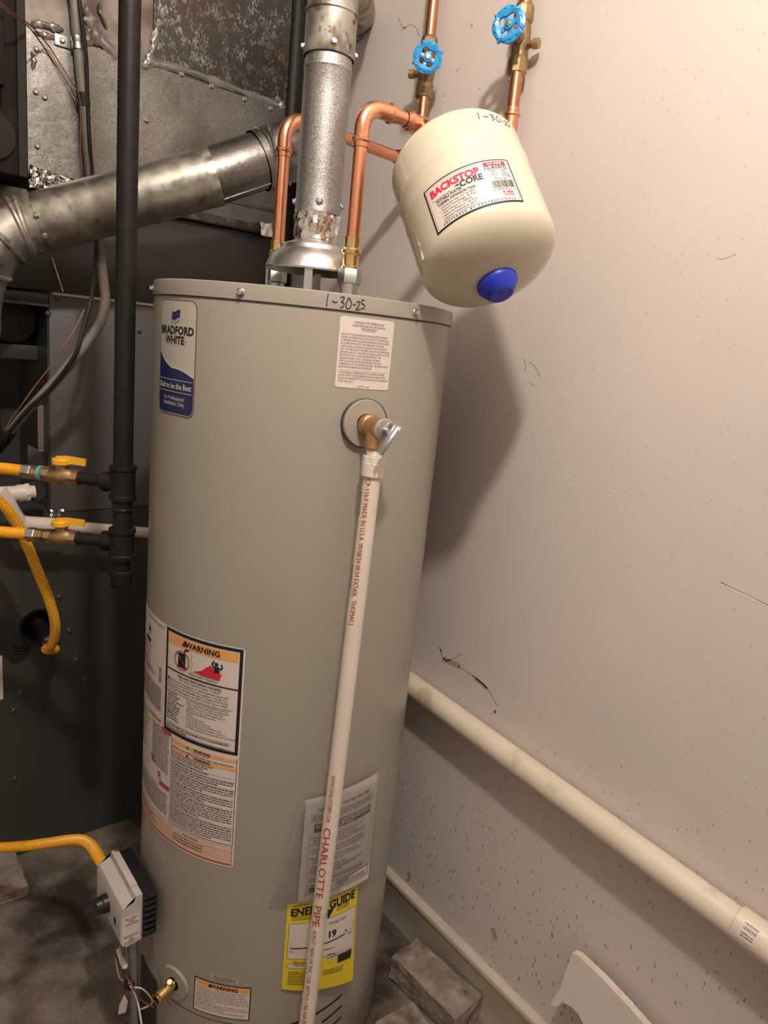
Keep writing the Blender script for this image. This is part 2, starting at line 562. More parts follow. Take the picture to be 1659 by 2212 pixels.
class Panel:
    """a printed surface: fn(u, v, off) -> point; u metres to the right, v metres down from the top left corner"""

    def __init__(s, fn, w, h):
        s.fn, s.w, s.h = fn, w, h

    def sheet(s, off=.0006, u0=0, v0=0, u1=None, v1=None, r=0., nu=24, nv=6, top=None, bot=None, mb=None):
        u1 = s.w if u1 is None else u1
        v1 = s.h if v1 is None else v1
        mb = mb or MB()
        us = np.linspace(u0, u1, nu + 1)
        if r > 0:
            us = np.unique(np.concatenate([us, u0 + r * (1 - np.cos(np.linspace(0, math.pi / 2, 6))), u1 - r * (1 - np.cos(np.linspace(0, math.pi / 2, 6)))]))
        vs, fs = [], []
        for u in us:
            ins = 0.
            if r > 0:
                du = min(u - u0, u1 - u)
                if du < r: ins = r - math.sqrt(max(r * r - (r - du) ** 2, 0))
            a = (v0 if top is None else top(u)) + ins
            b = (v1 if bot is None else bot(u)) - ins
            if b < a: b = a
            for j in range(nv + 1):
                vs.append(s.fn(u, a + (b - a) * j / nv, off))
        n = len(us)
        for i in range(n - 1):
            for j in range(nv):
                k = i * (nv + 1) + j
                fs.append((k, k + nv + 1, k + nv + 2, k + 1))
        mb.add(vs, fs, True)
        return mb

    def text(s, mb, body, u, v, h, w=None, al='l', bold=0., off=.001, rot=0., res=2, maxw=None, shear=0., fine=False):
        vv, ff = text_flat(body, bold, res)
        if not vv: return mb
        if fine:                      # cut long strokes so the print follows a tight curve
            bm = bmesh.new()
            bv = [bm.verts.new(Vector((x, y, 0))) for x, y in vv]
            for f in ff:
                try: bm.faces.new([bv[i] for i in f])
                except ValueError: pass
            for y in np.arange(-.25, .95, .12):
                bmesh.ops.bisect_plane(bm, geom=bm.verts[:] + bm.edges[:] + bm.faces[:], plane_co=(0, float(y), 0), plane_no=(0, 1, 0))
            bm.verts.index_update()
            vv = [(q.co.x, q.co.y) for q in bm.verts]
            ff = [tuple(q.index for q in f.verts) for f in bm.faces]
            bm.free()
        k = h / caph()
        x0, x1 = min(p[0] for p in vv), max(p[0] for p in vv)
        kx = k
        if w: kx = w / (x1 - x0)
        if maxw and kx * (x1 - x0) > maxw: kx = maxw / (x1 - x0)
        tw = kx * (x1 - x0)
        sh = {'l': 0, 'c': -tw / 2, 'r': -tw}[al]
        c, sn = math.cos(rot), math.sin(rot)
        out = []
        for x, y in vv:
            a, b = (x - x0) * kx + sh + shear * y * k, -y * k
            out.append(s.fn(u + a * c - b * sn, v + a * sn + b * c, off))
        return mb.add(out, ff, False)

    def rect(s, mb, u0, v0, u1, v1, off=.001, n=None):
        n = n or max(1, int((u1 - u0) / .012))
        return s.sheet(off, u0, v0, u1, v1, nu=n, nv=max(1, int((v1 - v0) / .02)), mb=mb)

    def framed(s, mb, u0, v0, u1, v1, t, off=.001):
        s.rect(mb, u0, v0, u1, v0 + t, off)
        s.rect(mb, u0, v1 - t, u1, v1, off)
        s.rect(mb, u0, v0, u0 + t, v1, off)
        s.rect(mb, u1 - t, v0, u1, v1, off)

    def poly(s, mb, pts, off=.0012):
        bm = bmesh.new()
        bv = [bm.verts.new(Vector((a, b, 0))) for a, b in pts]
        bm.faces.new(bv)
        bmesh.ops.triangulate(bm, faces=bm.faces[:])
        bm.verts.index_update()
        fs = [tuple(v.index for v in f.verts) for f in bm.faces]
        bm.free()
        return mb.add([s.fn(a, b, off) for a, b in pts], fs, False)

    def stroke(s, mb, pts, w, off=.0012, n=6, curve=True):
        P = [np.array([a, b, 0.]) for a, b in pts]
        if curve and len(P) > 2: P = spline(P, n)
        vs, fs = [], []
        for i, p in enumerate(P):
            t = unit(P[min(i + 1, len(P) - 1)] - P[max(i - 1, 0)])
            nx, ny = -t[1] * w / 2, t[0] * w / 2
            vs += [s.fn(p[0] + nx, p[1] + ny, off), s.fn(p[0] - nx, p[1] - ny, off)]
        for i in range(len(P) - 1):
            fs.append((2 * i, 2 * i + 1, 2 * i + 3, 2 * i + 2))
        return mb.add(vs, fs, False)

    def words(s, mb, u0, u1, v, h, off=.001, fill=1.):
        """a line of print too small to read: word-length dashes broken into letters"""
        u = u0
        end = u0 + (u1 - u0) * fill
        while u < end - h:
            n = random.randint(2, 8)
            for k in range(n):
                lw = h * random.uniform(.3, .55)
                if u + lw > end: break
                t = v - h * random.choice((.7, .7, 1.0))
                vs = [s.fn(u, t, off), s.fn(u + lw, t, off), s.fn(u + lw, v, off), s.fn(u, v, off)]
                mb.add(vs, [(0, 1, 2, 3)], False)
                u += lw + h * .16
            u += h * .45
        return mb


def cyl_panel(cx, cy, r, th0, th1, ztop, zbot):
    a0, a1 = math.radians(th0), math.radians(th1)
    w, h = (a1 - a0) * r, ztop - zbot

    def fn(u, v, off):
        a = a0 + u / r
        return np.array([cx + (r + off) * math.cos(a), cy + (r + off) * math.sin(a), ztop - v])
    return Panel(fn, w, h)


def quad_panel(cx, cy, r, TL, TR, BR, BL, bulge=0.):
    """corners given as (theta deg, z, lift) on a cylinder"""
    w = math.radians(TR[0] - TL[0]) * r
    h = (TL[1] + TR[1] - BL[1] - BR[1]) / 2
    C4 = [np.array(q, float) for q in (TL, TR, BR, BL)]

    def fn(u, v, off):
        a, b = u / w, v / h
        q = (1 - a) * (1 - b) * C4[0] + a * (1 - b) * C4[1] + a * b * C4[2] + (1 - a) * b * C4[3]
        t = math.radians(q[0])
        rr = r + q[2] + off + bulge * math.sin(math.pi * min(max(a, 0), 1)) * math.sin(math.pi * min(max(b, 0), 1))
        return np.array([cx + rr * math.cos(t), cy + rr * math.sin(t), q[1]])
    return Panel(fn, w, h)


# ------------------------------------------------------------------ shared small pieces
def small_mesh(mb, name, mat):
    me = mb.mesh(name, (0, 0, 0))
    me.materials.append(mat)
    return me


SCREW = small_mesh(MB().lathe([(0, .0062), (.0012, .0062), (.0016, .0044)], (0, 0, 0), (0, 0, 1), 16, cap=False)
                   .lathe([(.0012, .0044), (.0048, .0042), (.0054, .0036)], (0, 0, 0), (0, 0, 1), 6, sharp=True), 'screw', ZINC)
SCREWD = SCREW.copy(); SCREWD.materials.clear(); SCREWD.materials.append(pm('dark_screw', (.16, .15, .14), rough=.4, metal=.8))
SCREWG = SCREW.copy(); SCREWG.materials.clear(); SCREWG.materials.append(GALVO)

# ------------------------------------------------------------------ the room
XW = 1.061
X0, X1, Y0, Y1, ZC = -1.9, XW, -1.8, 2.75, 2.90
wall_right = MB().b2((XW, Y0, 0), (XW + .1, Y1, ZC)).build('wall_right', WALL, label='off-white painted drywall wall beside the water heater', kind='structure', org=(XW, 0, 0))
MB().b2((X0, Y1, 0), (X1 + .1, Y1 + .1, ZC)).build('wall_back', PLAIN, label='plain wall behind the furnace', kind='structure')
MB().b2((X0 - .1, Y0, 0), (X0, Y1 + .1, ZC)).build('wall_left', PLAIN, label='plain wall across the utility room', kind='structure')
MB().b2((X0 - .1, Y0 - .1, 0), (X1 + .1, Y0, ZC)).build('wall_front', PLAIN, label='plain wall of the utility room', kind='structure')
MB().b2((X0 - .1, Y0 - .1, ZC), (X1 + .1, Y1 + .1, ZC + .1)).build('ceiling', PLAIN, label='plain utility room ceiling', kind='structure')
MB().b2((X0 - .1, Y0 - .1, -.1), (X1 + .1, Y1 + .1, 0)).build('floor', FLOOR, label='stained brown concrete floor', kind='structure')

# baseboard with a rounded cap moulding
prof = [(0, 0), (.013, 0), (.013, .096), (.0145, .099), (.0165, .103), (.017, .109), (.0155, .115), (.010, .119), (.006, .1215), (0, .1215)]
mb = MB()
ys = np.linspace(Y0, 1.77, 40)
vs = [(XW - a, y, z) for y in ys for a, z in prof]
n = len(prof)
mb.add(vs, [(i * n + k, i * n + k + 1, (i + 1) * n + k + 1, (i + 1) * n + k) for i in range(len(ys) - 1) for k in range(n - 1)], False)
baseboard = mb.build('baseboard_right', BASEB, label='cream painted baseboard with rounded cap along the wall', kind='structure')

# marks on the wall
wp = Panel(lambda u, v, off: onx(u, v, XW) * 1.0 + np.array([-off, 0, 0]), 1, 1)


def wall_marks(name, mat, strokes, w):
    mb = MB()
    for pts in strokes: wp.stroke(mb, pts, w, .0002)
    mb.build(name, mat, wall_right, fix=False)


wall_marks('scratch', SCR, [[(1082, 992), (1160, 1014), (1260, 1042), (1370, 1077)]], 2.2)
wall_marks('scratch', SCR, [[(1556, 1260), (1610, 1287), (1659, 1310)]], 5)
wall_marks('scuff_mark', WEB, [[(1557, 1258), (1612, 1284), (1659, 1307)]], 2)
wall_marks('cobweb', WEB, [[(952, 1402), (955, 1418), (962, 1426)], [(990, 1440), (1010, 1452), (1025, 1462)], [(1022, 1460), (1045, 1480), (1058, 1495), (1068, 1515), (1075, 1524)],
                           [(962, 1428), (978, 1423), (998, 1412)], [(946, 1396), (955, 1408)]], 2.5)
wall_marks('cobweb', WEB, [[(956, 1424), (972, 1430), (994, 1440)]], 11)
wall_marks('cobweb', WEB, [[(1026, 1465), (1042, 1478), (1052, 1488)]], 8)
wall_marks('scuff_mark', INKG, [[(1069, 1534), (1070, 1541)]], 5)
wall_marks('scuff_mark', WEB, [[(860, 38), (872, 60), (888, 53), (900, 62), (906, 80)], [(868, 66), (876, 58)]], 2.5)
wall_marks('scuff_mark', WEB, [[(1064, 2005), (1068, 2018), (1068, 2030)]], 9)
wall_marks('scuff_mark', WEB, [[(882, 1883), (884, 1895), (880, 1905)]], 7)
wall_marks('scuff_mark', WEB, [[(1112, 2032), (1117, 2040)]], 5)
wall_marks('scuff_mark', WEB, [[(1130, 775), (1136, 788), (1134, 800)], [(1143, 782), (1158, 795), (1166, 815)], [(1146, 828), (1156, 835)]], 2.2)
wall_marks('scuff_mark', WEB, [[(1015, 55), (1020, 52), (1018, 62)], [(985, 155), (992, 148)], [(955, 210), (960, 205)], [(1035, 190), (1037, 196)]], 2.2)
wall_marks('scuff_mark', WEB, [[(1548, 557), (1558, 560), (1575, 555), (1590, 549)]], 1.6)

# ------------------------------------------------------------------ water heater
HX, HY, HR = .688, 1.103, .254
ZT = 1.463
heater = empty('water_heater', (HX, HY, 0), 'tall grey cylindrical gas water heater with printed labels', 'water heater')
o3 = (HX, HY, 0)
up = (0, 0, 1)
MB().lathe([(.012, HR - .004), (.02, HR)] + [(z, HR) for z in np.linspace(.2, 1.43, 8)] + [(1.438, HR - .001)], o3, up, 160).build('jacket', HEATER, heater)
MB().lathe([(0, HR - .012), (.014, HR - .012)], o3, up, 96).build('base_ring', DARKP, heater)
MB().lathe([(1.4395, HR - .001), (1.4402, HR + .0012), (ZT - .003, HR + .0014), (ZT - .0010, HR + .0010), (ZT, HR - .001), (ZT - .003, HR - .006), (ZT - .006, .0)], o3, up, 160, cap=False).build('top_cap', HEATER, heater, 'grey enamel lid of the jacket')
MB().lathe([(1.4382, HR + .0004), (1.4397, HR + .0004)], o3, up, 128, cap=False).build('lid_seam', SEAM, heater)
MB().grid(lambda i, j: np.array([HX + (HR + .0005) * math.cos(math.radians(184 + 52 * i)), HY + (HR + .0005) * math.sin(math.radians(184 + 52 * i)), .1772 + .0014 * j]), 40, 1).build('door_seam', SEAM, heater, fix=False)


def hp(th, z, off=0.):
    a = math.radians(th)
    return np.array([HX + (HR + off) * math.cos(a), HY + (HR + off) * math.sin(a), z])


def hn(th):
    a = math.radians(th)
    return np.array([math.cos(a), math.sin(a), 0])


for th in (161, 216.7, 278, 340, 40, 100):
    piece('lid_screw', SCREW, ZINC, heater, hp(th, 1.4495, .0016), hn(th))

# handwritten date on the lid rim
DATE = [[(.02, .0), (.0, 1.0)], [(.14, .5), (.20, .62), (.28, .55)], [(.34, .2), (.45, .12), (.42, .42), (.38, .5), (.46, .62), (.44, .85), (.36, .98)],
        [(.58, .12), (.52, .55), (.54, .95), (.62, .92), (.66, .55), (.60, .2), (.56, .1)], [(.70, .62), (.78, .60)],
        [(.80, .42), (.86, .32), (.88, .5), (.84, .8), (.80, .98), (.92, .92)], [(1.02, .18), (.94, .2), (.94, .45), (1.02, .52), (1.02, .8), (.93, .85)]]
P = cyl_panel(HX, HY, HR + .0014, 244.3, 256.5, 1.4602, 1.4425)
mb = MB()
for st in DATE:
    P.stroke(mb, [(a * P.w, b * P.h) for a, b in st], .0013, .0006)
mb.build('date_marking', INK, heater, 'date 1-30-25 handwritten in black marker', fix=False)

# --- brand label
P = cyl_panel(HX, HY, HR, 177.6, 200.0, 1.4325, 1.2605)
lab = P.sheet(.0005, r=.014, nu=20, nv=8).build('brand_label', INKG, heater, 'silver and navy maker label with rounded corners', fix=False)
P.sheet(.0008, .0015, .0015, P.w - .0015, P.h - .0015, r=.0125, nu=20, nv=8).build('label_face', PAPERG, lab, fix=False)
W_, H_ = P.w, P.h


def wave(u):
    t = (u - .002) / (W_ - .004)
    return H_ * (.42 + .155 * min(1, (t / .42)) ** .6 + .075 * max(0, (t - .38) / .62) ** 1.6 + .008 * math.sin(t * 6))


mb = MB()
P.sheet(.0011, .002, 0, W_ - .002, H_ - .003, top=wave, bot=lambda u: H_ - .003 - max(0, .0115 - math.sqrt(max(.0115 ** 2 - max(0, .0135 - min(u, W_ - u)) ** 2, 0)) if min(u, W_ - u) < .0135 else 0), nu=40, nv=10, mb=mb)
mb.build('navy_field', INKN, lab, fix=False)
mb = MB()
P.sheet(.0013, .002, 0, W_ - .002, 0, top=lambda u: wave(u) - .0012, bot=lambda u: wave(u) + .0012, nu=40, nv=1, mb=mb)
P.text(mb, 'Built to be the Best', W_ * .5, H_ * .765, .0085, al='c', maxw=W_ * .88, bold=.012, off=.0015)
P.text(mb, 'For Professional', W_ * .5, H_ * .865, .0062, al='c', maxw=W_ * .56, off=.0015)
P.text(mb, 'Installation Only', W_ * .5, H_ * .912, .0062, al='c', maxw=W_ * .58, off=.0015)
P.rect(mb, .003, H_ * .685, W_ - .004, H_ * .685 + .0008, .0015)
P.rect(mb, .003, H_ * .79, W_ - .004, H_ * .79 + .0008, .0015)
mb.build('pale_lettering', PAPER, lab, fix=False)
mb = MB()
P.text(mb, 'BRADFORD', W_ * .5, H_ * .290, .0112, w=W_ * .90, al='c', bold=.035, off=.0012)
P.text(mb, 'WHITE', W_ * .47, H_ * .372, .0108, w=W_ * .54, al='c', bold=.035, off=.0012)
P.text(mb, '®', W_ * .76, H_ * .36, .003, off=.0012)
mb.build('brand_lettering', INK, lab, fix=False)
mb = MB()
for k, (m_, v0) in enumerate(((INKN, .0), (INKN, .30), (INKS, .60))):
    mb = MB()
    fu = lambda u, k=k, v0=v0: H_ * .085 + H_ * .115 * (v0 + .1) + .0019 * math.sin((u / W_ - .40) * 26) + .0005
    P.sheet(.0012, W_ * (.40 - .012 * k), 0, W_ * (.62 - .008 * k), 0, top=lambda u: fu(u) - .001, bot=lambda u: fu(u) + .0042, nu=14, nv=2, mb=mb)
    mb.build('flag_stripe', m_, lab, fix=False)

# --- relief device label
P = cyl_panel(HX, HY, HR, 249.1, 269.0, 1.4325, 1.3315)
lab = P.sheet(.0006, r=.004, nu=20, nv=4).build('relief_device_label', PAPER, heater, 'white text label above the relief valve', fix=False)
mb = MB()
W_, H_ = P.w, P.h
P.text(mb, 'OPENING FOR TEMPERATURE', W_ * .52, .0085, .0030, al='c', maxw=W_ * .54)
P.text(mb, 'AND PRESSURE RELIEF DEVICE!', W_ * .52, .0130, .0030, al='c', maxw=W_ * .60)
P.text(mb, 'IMPORTANT', W_ * .52, .0175, .0032, al='c')
P.rect(mb, W_ * .40, .0184, W_ * .64, .0187)
T = ['FOLLOW THE MAINTENANCE PROCEDURES FOR RELIEF', 'VALVES, AS DIRECTED IN THE INSTRUCTION MANUAL.', 'A TEMPERATURE AND PRESSURE RELIEF VALVE LISTED',
     'AS COMPLYING WITH THE STANDARD FOR RELIEF', 'VALVES AND AUTOMATIC GAS SHUTOFF DEVICES FOR', 'HOT WATER SUPPLY SYSTEMS, ANSI Z21.22-1999 SHALL',
     'BE INSTALLED AT THE TIME OF INSTALLATION OF THE', 'HEATER IN THE LOCATION SPECIFIED BY THE', 'MANUFACTURER, LOCAL CODES SHALL GOVERN',
     'INSTALLATION OF RELIEF DEVICES. FOR SAFE', 'OPERATION OF THE WATER HEATER, THE RELIEF VALVE', 'MUST NOT BE REMOVED OR PLUGGED.']
for i, t in enumerate(T): P.text(mb, t, W_ * .04, .0262 + i * .0042, .0027, w=W_ * .0192 * len(t))
P.rect(mb, W_ * .06, .0755, W_ * .94, .0758)
T = ['THE INTERNAL COMPONENTS OF THIS WATER HEATER', 'COMPLY WITH THE REQUIREMENTS AND CODES OF THE', 'STATE OF MISSISSIPPI TITLE 75 AND NORTH CAROLINA', 'STATUTE 66-27.']
for i, t in enumerate(T): P.text(mb, t, W_ * .04, .0802 + i * .0042, .0027, w=W_ * .0193 * len(t))
P.words(mb, W_ * .4, W_ * .62, .0985, .0014)
mb.build('lettering', INKG, lab, fix=False)

# --- big data and warning label
TH0, TH1, ZA, ZB = 138., 225.2, .912, .507
P = cyl_panel(HX, HY, HR, TH0, TH1, ZA, ZB)
W_, H_ = P.w, P.h
lab = P.sheet(.0006, r=.005, nu=60, nv=6).build('warning_label', PAPER, heater, 'large white data and warning label low on the jacket', fix=False)
uu = lambda th: math.radians(th - TH0) * HR
u0, u1 = uu(189.3), W_ - .003
vw = .190                                   # bottom of the framed warning
mb = MB()
P.framed(mb, u0, .002, u1, vw, .0055)
P.rect(mb, u0, .072, u1, .0745)
P.text(mb, 'WARNING', (u0 + u1) / 2 + .005, .0225, .0095, al='c', bold=.03, off=.0015)
P.poly(mb, [(u0 + .041, .0225), (u0 + .055, .0225), (u0 + .048, .0115)], .0015)
cw = (u0 + u1) / 2
# petrol can and figure
P.poly(mb, [(u0 + .034, .036), (u0 + .050, .036), (u0 + .051, .062), (u0 + .033, .062)], .0014)
P.stroke(mb, [(u0 + .048, .036), (u0 + .049, .029), (u0 + .057, .0275)], .003, .0014)
P.stroke(mb, [(u0 + .058, .029), (u0 + .064, .034), (u0 + .062, .041), (u0 + .066, .047), (u0 + .064, .055), (u0 + .062, .062)], .0005, .0014)
P.text(mb, 'Flammable Vapors', u0 + .062, .0685, .0040, w=.048)
cl = [(u0 + .086 + .029 * math.cos(a) * (1 + .05 * math.cos(9 * a)), .0668 + .0048 * math.sin(a) * (1 + .12 * math.cos(9 * a))) for a in np.linspace(0, 2 * math.pi, 50)]
P.stroke(mb, cl, .0005, .0014, curve=False)
hc = (u0 + .112, .036)
P.poly(mb, [(hc[0] + .0035 * math.cos(a), hc[1] + .0035 * math.sin(a)) for a in np.linspace(0, 6.28, 14)[:-1]], .0018)
P.poly(mb, [(hc[0] - .004, .040), (hc[0] + .005, .040), (hc[0] + .005, .050), (hc[0] - .004, .051)], .0018)
P.stroke(mb, [(hc[0] - .003, .042), (hc[0] - .008, .037), (hc[0] - .004, .031)], .0025, .0018)
P.stroke(mb, [(hc[0] + .004, .042), (hc[0] + .010, .041), (hc[0] + .009, .034)], .0025, .0018)
P.text(mb, 'FIRE AND EXPLOSION HAZARD', cw, .0815, .0043, al='c', bold=.02, maxw=.09)
P.text(mb, 'Can result in serious injury or death', cw, .0865, .0040, al='c', maxw=.085)
P.poly(mb, [(u0 + .007, .0925), (u0 + .014, .0925), (u0 + .0105, .0868)], .0014)
T = [(.0145, 'Do not store or use gasoline or other flammable vapors and'), (.008, 'liquids in the vicinity of this or any other appliance.  Storage of or'),
     (.008, 'use of gasoline or other flammable vapors or liquids in the vicinity'), (.008, 'of this or any other appliance can result in serious injury or death.')]
for i, (a, t) in enumerate(T): P.text(mb, t, u0 + a, .0925 + i * .0052, .0040, w=.135 - a)
P.rect(mb, u0 + .006, .1115, u1 - .012, .1122)
T = ['Do not use or store flammable products', 'such as gasoline, solvents or adhesives', 'in the same room or area near this', 'appliance, or any other appliance or', 'any possible ignition source.',
     'Vapors:', '1. cannot be seen,', '2. are heavier than air,', '3. go a long way on the floor and', '4. can be carried from other rooms to', '    possible ignition sources by air currents.']
for i, t in enumerate(T): P.text(mb, t, u0 + .056, .1165 + i * .0048, .0036, w=.0021 * len(t))
for i in range(11): P.words(mb, u0 + .008, u0 + .050, .1165 + i * .0048, .0030, fill=random.uniform(.6, 1))
P.rect(mb, u0 + .006, .1712, u1 - .012, .1718)
P.words(mb, u0 + .008, u1 - .014, .1762, .0030); P.words(mb, u0 + .008, u0 + .06, .1808, .0030)
P.rect(mb, u0 + .006, .1822, u1 - .008, .1828)
P.words(mb, u0 + .008, u1 - .02, .1842, .0012)
# lower right block
l0 = uu(194.6)
P.rect(mb, l0, .196, l0 + .001, .362); P.rect(mb, u1 - .001, .196, u1, .362); P.rect(mb, l0, .361, u1, .362)
for vv_, tt in ((.2035, 'WARNING'), (.2190, 'WARNING')):
    P.text(mb, tt, (l0 + u1) / 2 + .002, vv_, .0046, al='c', bold=.03, off=.0015)
    P.poly(mb, [(l0 + .036, vv_), (l0 + .042, vv_), (l0 + .039, vv_ - .005)], .0015)
P.text(mb, 'FOR YOUR SAFETY', (l0 + u1) / 2, .2085, .0028, al='c')
P.words(mb, l0 + .003, u1 - .003, .2128, .0026)
P.text(mb, 'HOT WATER CAN PRODUCE 3RD DEGREE BURNS', l0 + .002, .2243, .0027, w=.088, bold=.02)
P.words(mb, l0 + .003, u1 - .05, .2285, .0026); P.words(mb, l0 + .003, u1 - .06, .2325, .0026)
y = .2385
for blk in (1, 3, 4, 4, 7, 7):
    P.rect(mb, l0 + .002, y - .0034, u1 - .002, y - .0030)
    for k in range(blk):
        P.words(mb, l0 + .003, u1 - .003, y, .0026, fill=1 if k < blk - 1 else random.uniform(.3, .8)); y += .0044
    y += .0018
# left data block
P.text(mb, 'HOUSE WATER HEATER', uu(187.5), .0115, .0040, al='r', w=.075)
for a0, r_ in ((0, .0085), (1, .0045)):
    pts = [(uu(173.5) + r_ * math.cos(a), .034 + r_ * math.sin(a)) for a in np.linspace(0, 2 * math.pi, 24)]
    P.stroke(mb, pts, .0008, .0014, curve=False)
st = [(uu(173.5) + (.0075 if k % 2 == 0 else .003) * math.sin(k * math.pi / 5), .034 - (.0075 if k % 2 == 0 else .003) * math.cos(k * math.pi / 5)) for k in range(10)]
P.poly(mb, st, .0014)
P.rect(mb, uu(168.5), .0505, uu(175), .0585)
for i in range(10): P.words(mb, uu(160), uu(186), .066 + i * .0052, .0026, fill=random.uniform(.25, .8))
for i in range(16): P.words(mb, uu(142), uu(186.5), .124 + i * .0028, .0018)
for i in range(13): P.rect(mb, uu(184.2), .085 + i * .0021, uu(186.2), .085 + i * .0021 + random.choice((.0006, .0012)))
for i in range(18): P.words(mb, uu(180), uu(193), .196 + i * .0046, .0024)
for i in range(24): P.words(mb, uu(150), uu(178), .190 + i * .0036, .0022, fill=random.uniform(.5, 1))
for cu_, cv_ in ((uu(181), .268), (uu(187), .288)):
    for k in range(5):
        P.stroke(mb, [(cu_ + random.uniform(-.008, .008), cv_ + random.uniform(-.01, .01)) for _ in range(4)], .0006, .0013)
for i in range(10): P.words(mb, uu(150), uu(193), .318 + i * .0042, .0024)
for i in range(4): P.words(mb, uu(152), uu(190), .376 + i * .0046, .0024, fill=random.uniform(.5, 1))
for i in range(3): P.words(mb, l0 + .012, u1 - .05, .380 + i * .0052, .0026, fill=random.uniform(.6, 1))
P.text(mb, 'FAULT STATUS', (l0 + u1) / 2 - .015, .3728, .0032, al='c', bold=.02)
mb.build('black_print', INK, lab, fix=False)
mb = MB()
for r4 in ((u0 + .0085, .0095, u1 - .0075, .0258), (l0 + .002, .1985, u1 - .001, .2045), (l0 + .002, .2140, u1 - .001, .2200)):
    mb = MB(); P.rect(mb, *r4, .0011); mb.build('orange_band', INKO, lab, fix=False)
mb = MB()
P.rect(mb, uu(140), .3695, u1, .398, .0009)
mb.build('salmon_band', INKSAL, lab, fix=False)
mb = MB()
ring = [(u0 + .042 + .0165 * math.cos(a), .049 + .0165 * math.sin(a)) for a in np.linspace(0, 2 * math.pi, 40)]
P.stroke(mb, ring, .0018, .0018, curve=False)
P.stroke(mb, [(u0 + .0305, .0375), (u0 + .0535, .0605)], .0018, .0018, curve=False)
mb.build('prohibition_sign', INKRD, lab, fix=False)
mb = MB()
fl = [(u0 + .068, .060), (u0 + .085, .054), (u0 + .092, .047), (u0 + .094, .052), (u0 + .100, .041), (u0 + .102, .050), (u0 + .106, .043), (u0 + .108, .051), (u0 + .114, .050), (u0 + .118, .045),
      (u0 + .119, .052), (u0 + .122, .050), (u0 + .120, .058), (u0 + .118, .063), (u0 + .09, .0625)]
P.poly(mb, fl, .0014)
mb.build('flame_symbol', INKR, lab, fix=False)
mb = MB()
P.text(mb, 'Important!', uu(187), .187, .0070, al='r', bold=.02)
for r4 in ((uu(188), .190, uu(194.3), .1975), (uu(187.2), .297, uu(194), .306)):
    m2 = MB(); P.rect(m2, *r4, .0012); m2.build('red_block', INKRD, lab, fix=False)
P.rect(mb, uu(170), .3655, u1 - .001, .3662); P.rect(mb, u1 - .0012, .362, u1 - .0002, .398)
P.rect(mb, uu(140), .3985, u1, .4015)
for v_ in (.3745, .3855, .391): P.rect(mb, uu(140), v_, u1, v_ + .0004)
P.text(mb, 'LIGHTING OPERATION', uu(186), .313, .004, al='r', w=.06)
mb.build('red_print', INKRD, lab, fix=False)

# --- caution label low on the jacket
P = cyl_panel(HX, HY, HR, 211.3, 235.5, .2615, .1885)
W_, H_ = P.w, P.h
lab = P.sheet(.0006, r=.002, nu=20, nv=3).build('caution_label', INK, heater, 'small orange and white warning label with black frame', fix=False)
P.sheet(.0009, .002, .002, W_ - .002, H_ - .002, nu=16, nv=3).build('label_face', PAPER, lab, fix=False)
mb = MB(); P.rect(mb, .0025, .0025, W_ - .0025, .0135, .0012); mb.build('orange_band', INKO, lab, fix=False)
mb = MB()
P.text(mb, 'WARNING', W_ * .54, .0118, .0072, al='c', bold=.03, off=.0015)
P.poly(mb, [(W_ * .26, .0118), (W_ * .33, .0118), (W_ * .295, .0045)], .0015)
T = ['• Do not block or in any way restrict air inlet slots', '   located in the bottom front of this water heater', '• Do not operate water heater with tampered, altered,', '   visually tightened or missing controls and/or components.',
     '• Do not operate water heater with replacement controls/', '   control components which are not exact duplicates of', '   original equipment.', '• Thoroughly inspect and replace, the manifold, burner cover', '   door gasket and/or sight window gasket any time burner',
     '   door is removed or disturbed.', '• Failure below means if involved in flammable vapor']
for i, t in enumerate(T): P.text(mb, t, .004, .0185 + i * .0046, .0026, w=min(.0018 * len(t), W_ - .008), bold=.01)
P.words(mb, W_ * .75, W_ * .93, H_ - .004, .0012)
mb.build('lettering', INK, lab, fix=False)

P = cyl_panel(HX, HY, HR, 218.5, 230.3, .2795, .2655)
lab = P.sheet(.0006, r=.0025, nu=8, nv=2).build('rating_sticker', pm('dull_sticker', (.40, .36, .31), rough=.5), heater, 'tiny grey sticker above the warning label', fix=False)
mb = MB()
for i in range(3): P.words(mb, .005, P.w - .005, .0045 + i * .0033, .0018)
mb.build('lettering', INKG, lab, fix=False)

# --- energy guide card, curling off the jacket at the lower right
P = quad_panel(HX, HY, HR, (247.2, .4375, .001), (279.2, .4335, .002), (279.0, .2215, .016), (247.4, .2560, .002), bulge=.004)
W_, H_ = P.w, P.h
lab = P.sheet(.0006, r=.004, nu=30, nv=14).build('energy_label', YPAPER, heater, 'yellow energy use card curling away at its lower corner', fix=False)
mb = MB()
P.rect(mb, W_ * .04, H_ * .225, W_ * .97, H_ * .625, .0012)
P.rect(mb, W_ * .04, H_ * .685, W_ * .40, H_ * .735, .0012)
P.rect(mb, W_ * .55, H_ * .60, W_ * .97, H_ * .68, .0012)
mb.build('white_field', PAPER, lab, fix=False)
mb = MB()
P.text(mb, 'ENERGYGUIDE', W_ * .5, H_ * .135, H_ * .075, al='c', w=W_ * .90, bold=.035, off=.0015)
P.words(mb, W_ * .06, W_ * .30, H_ * .035, .0025); P.words(mb, W_ * .55, W_ * .95, H_ * .035, .002)
P.poly(mb, [(W_ * .50, H_ * .14), (W_ * .62, H_ * .14), (W_ * .54, H_ * .235)], .0015)
for i in range(3):
    P.words(mb, W_ * .07, W_ * .36, H_ * (.155 + .018 * i), .002); P.words(mb, W_ * .66, W_ * .86, H_ * (.150 + .018 * i), .002)
P.framed(mb, W_ * .04, H_ * .225, W_ * .97, H_ * .625, .0006, .0014)
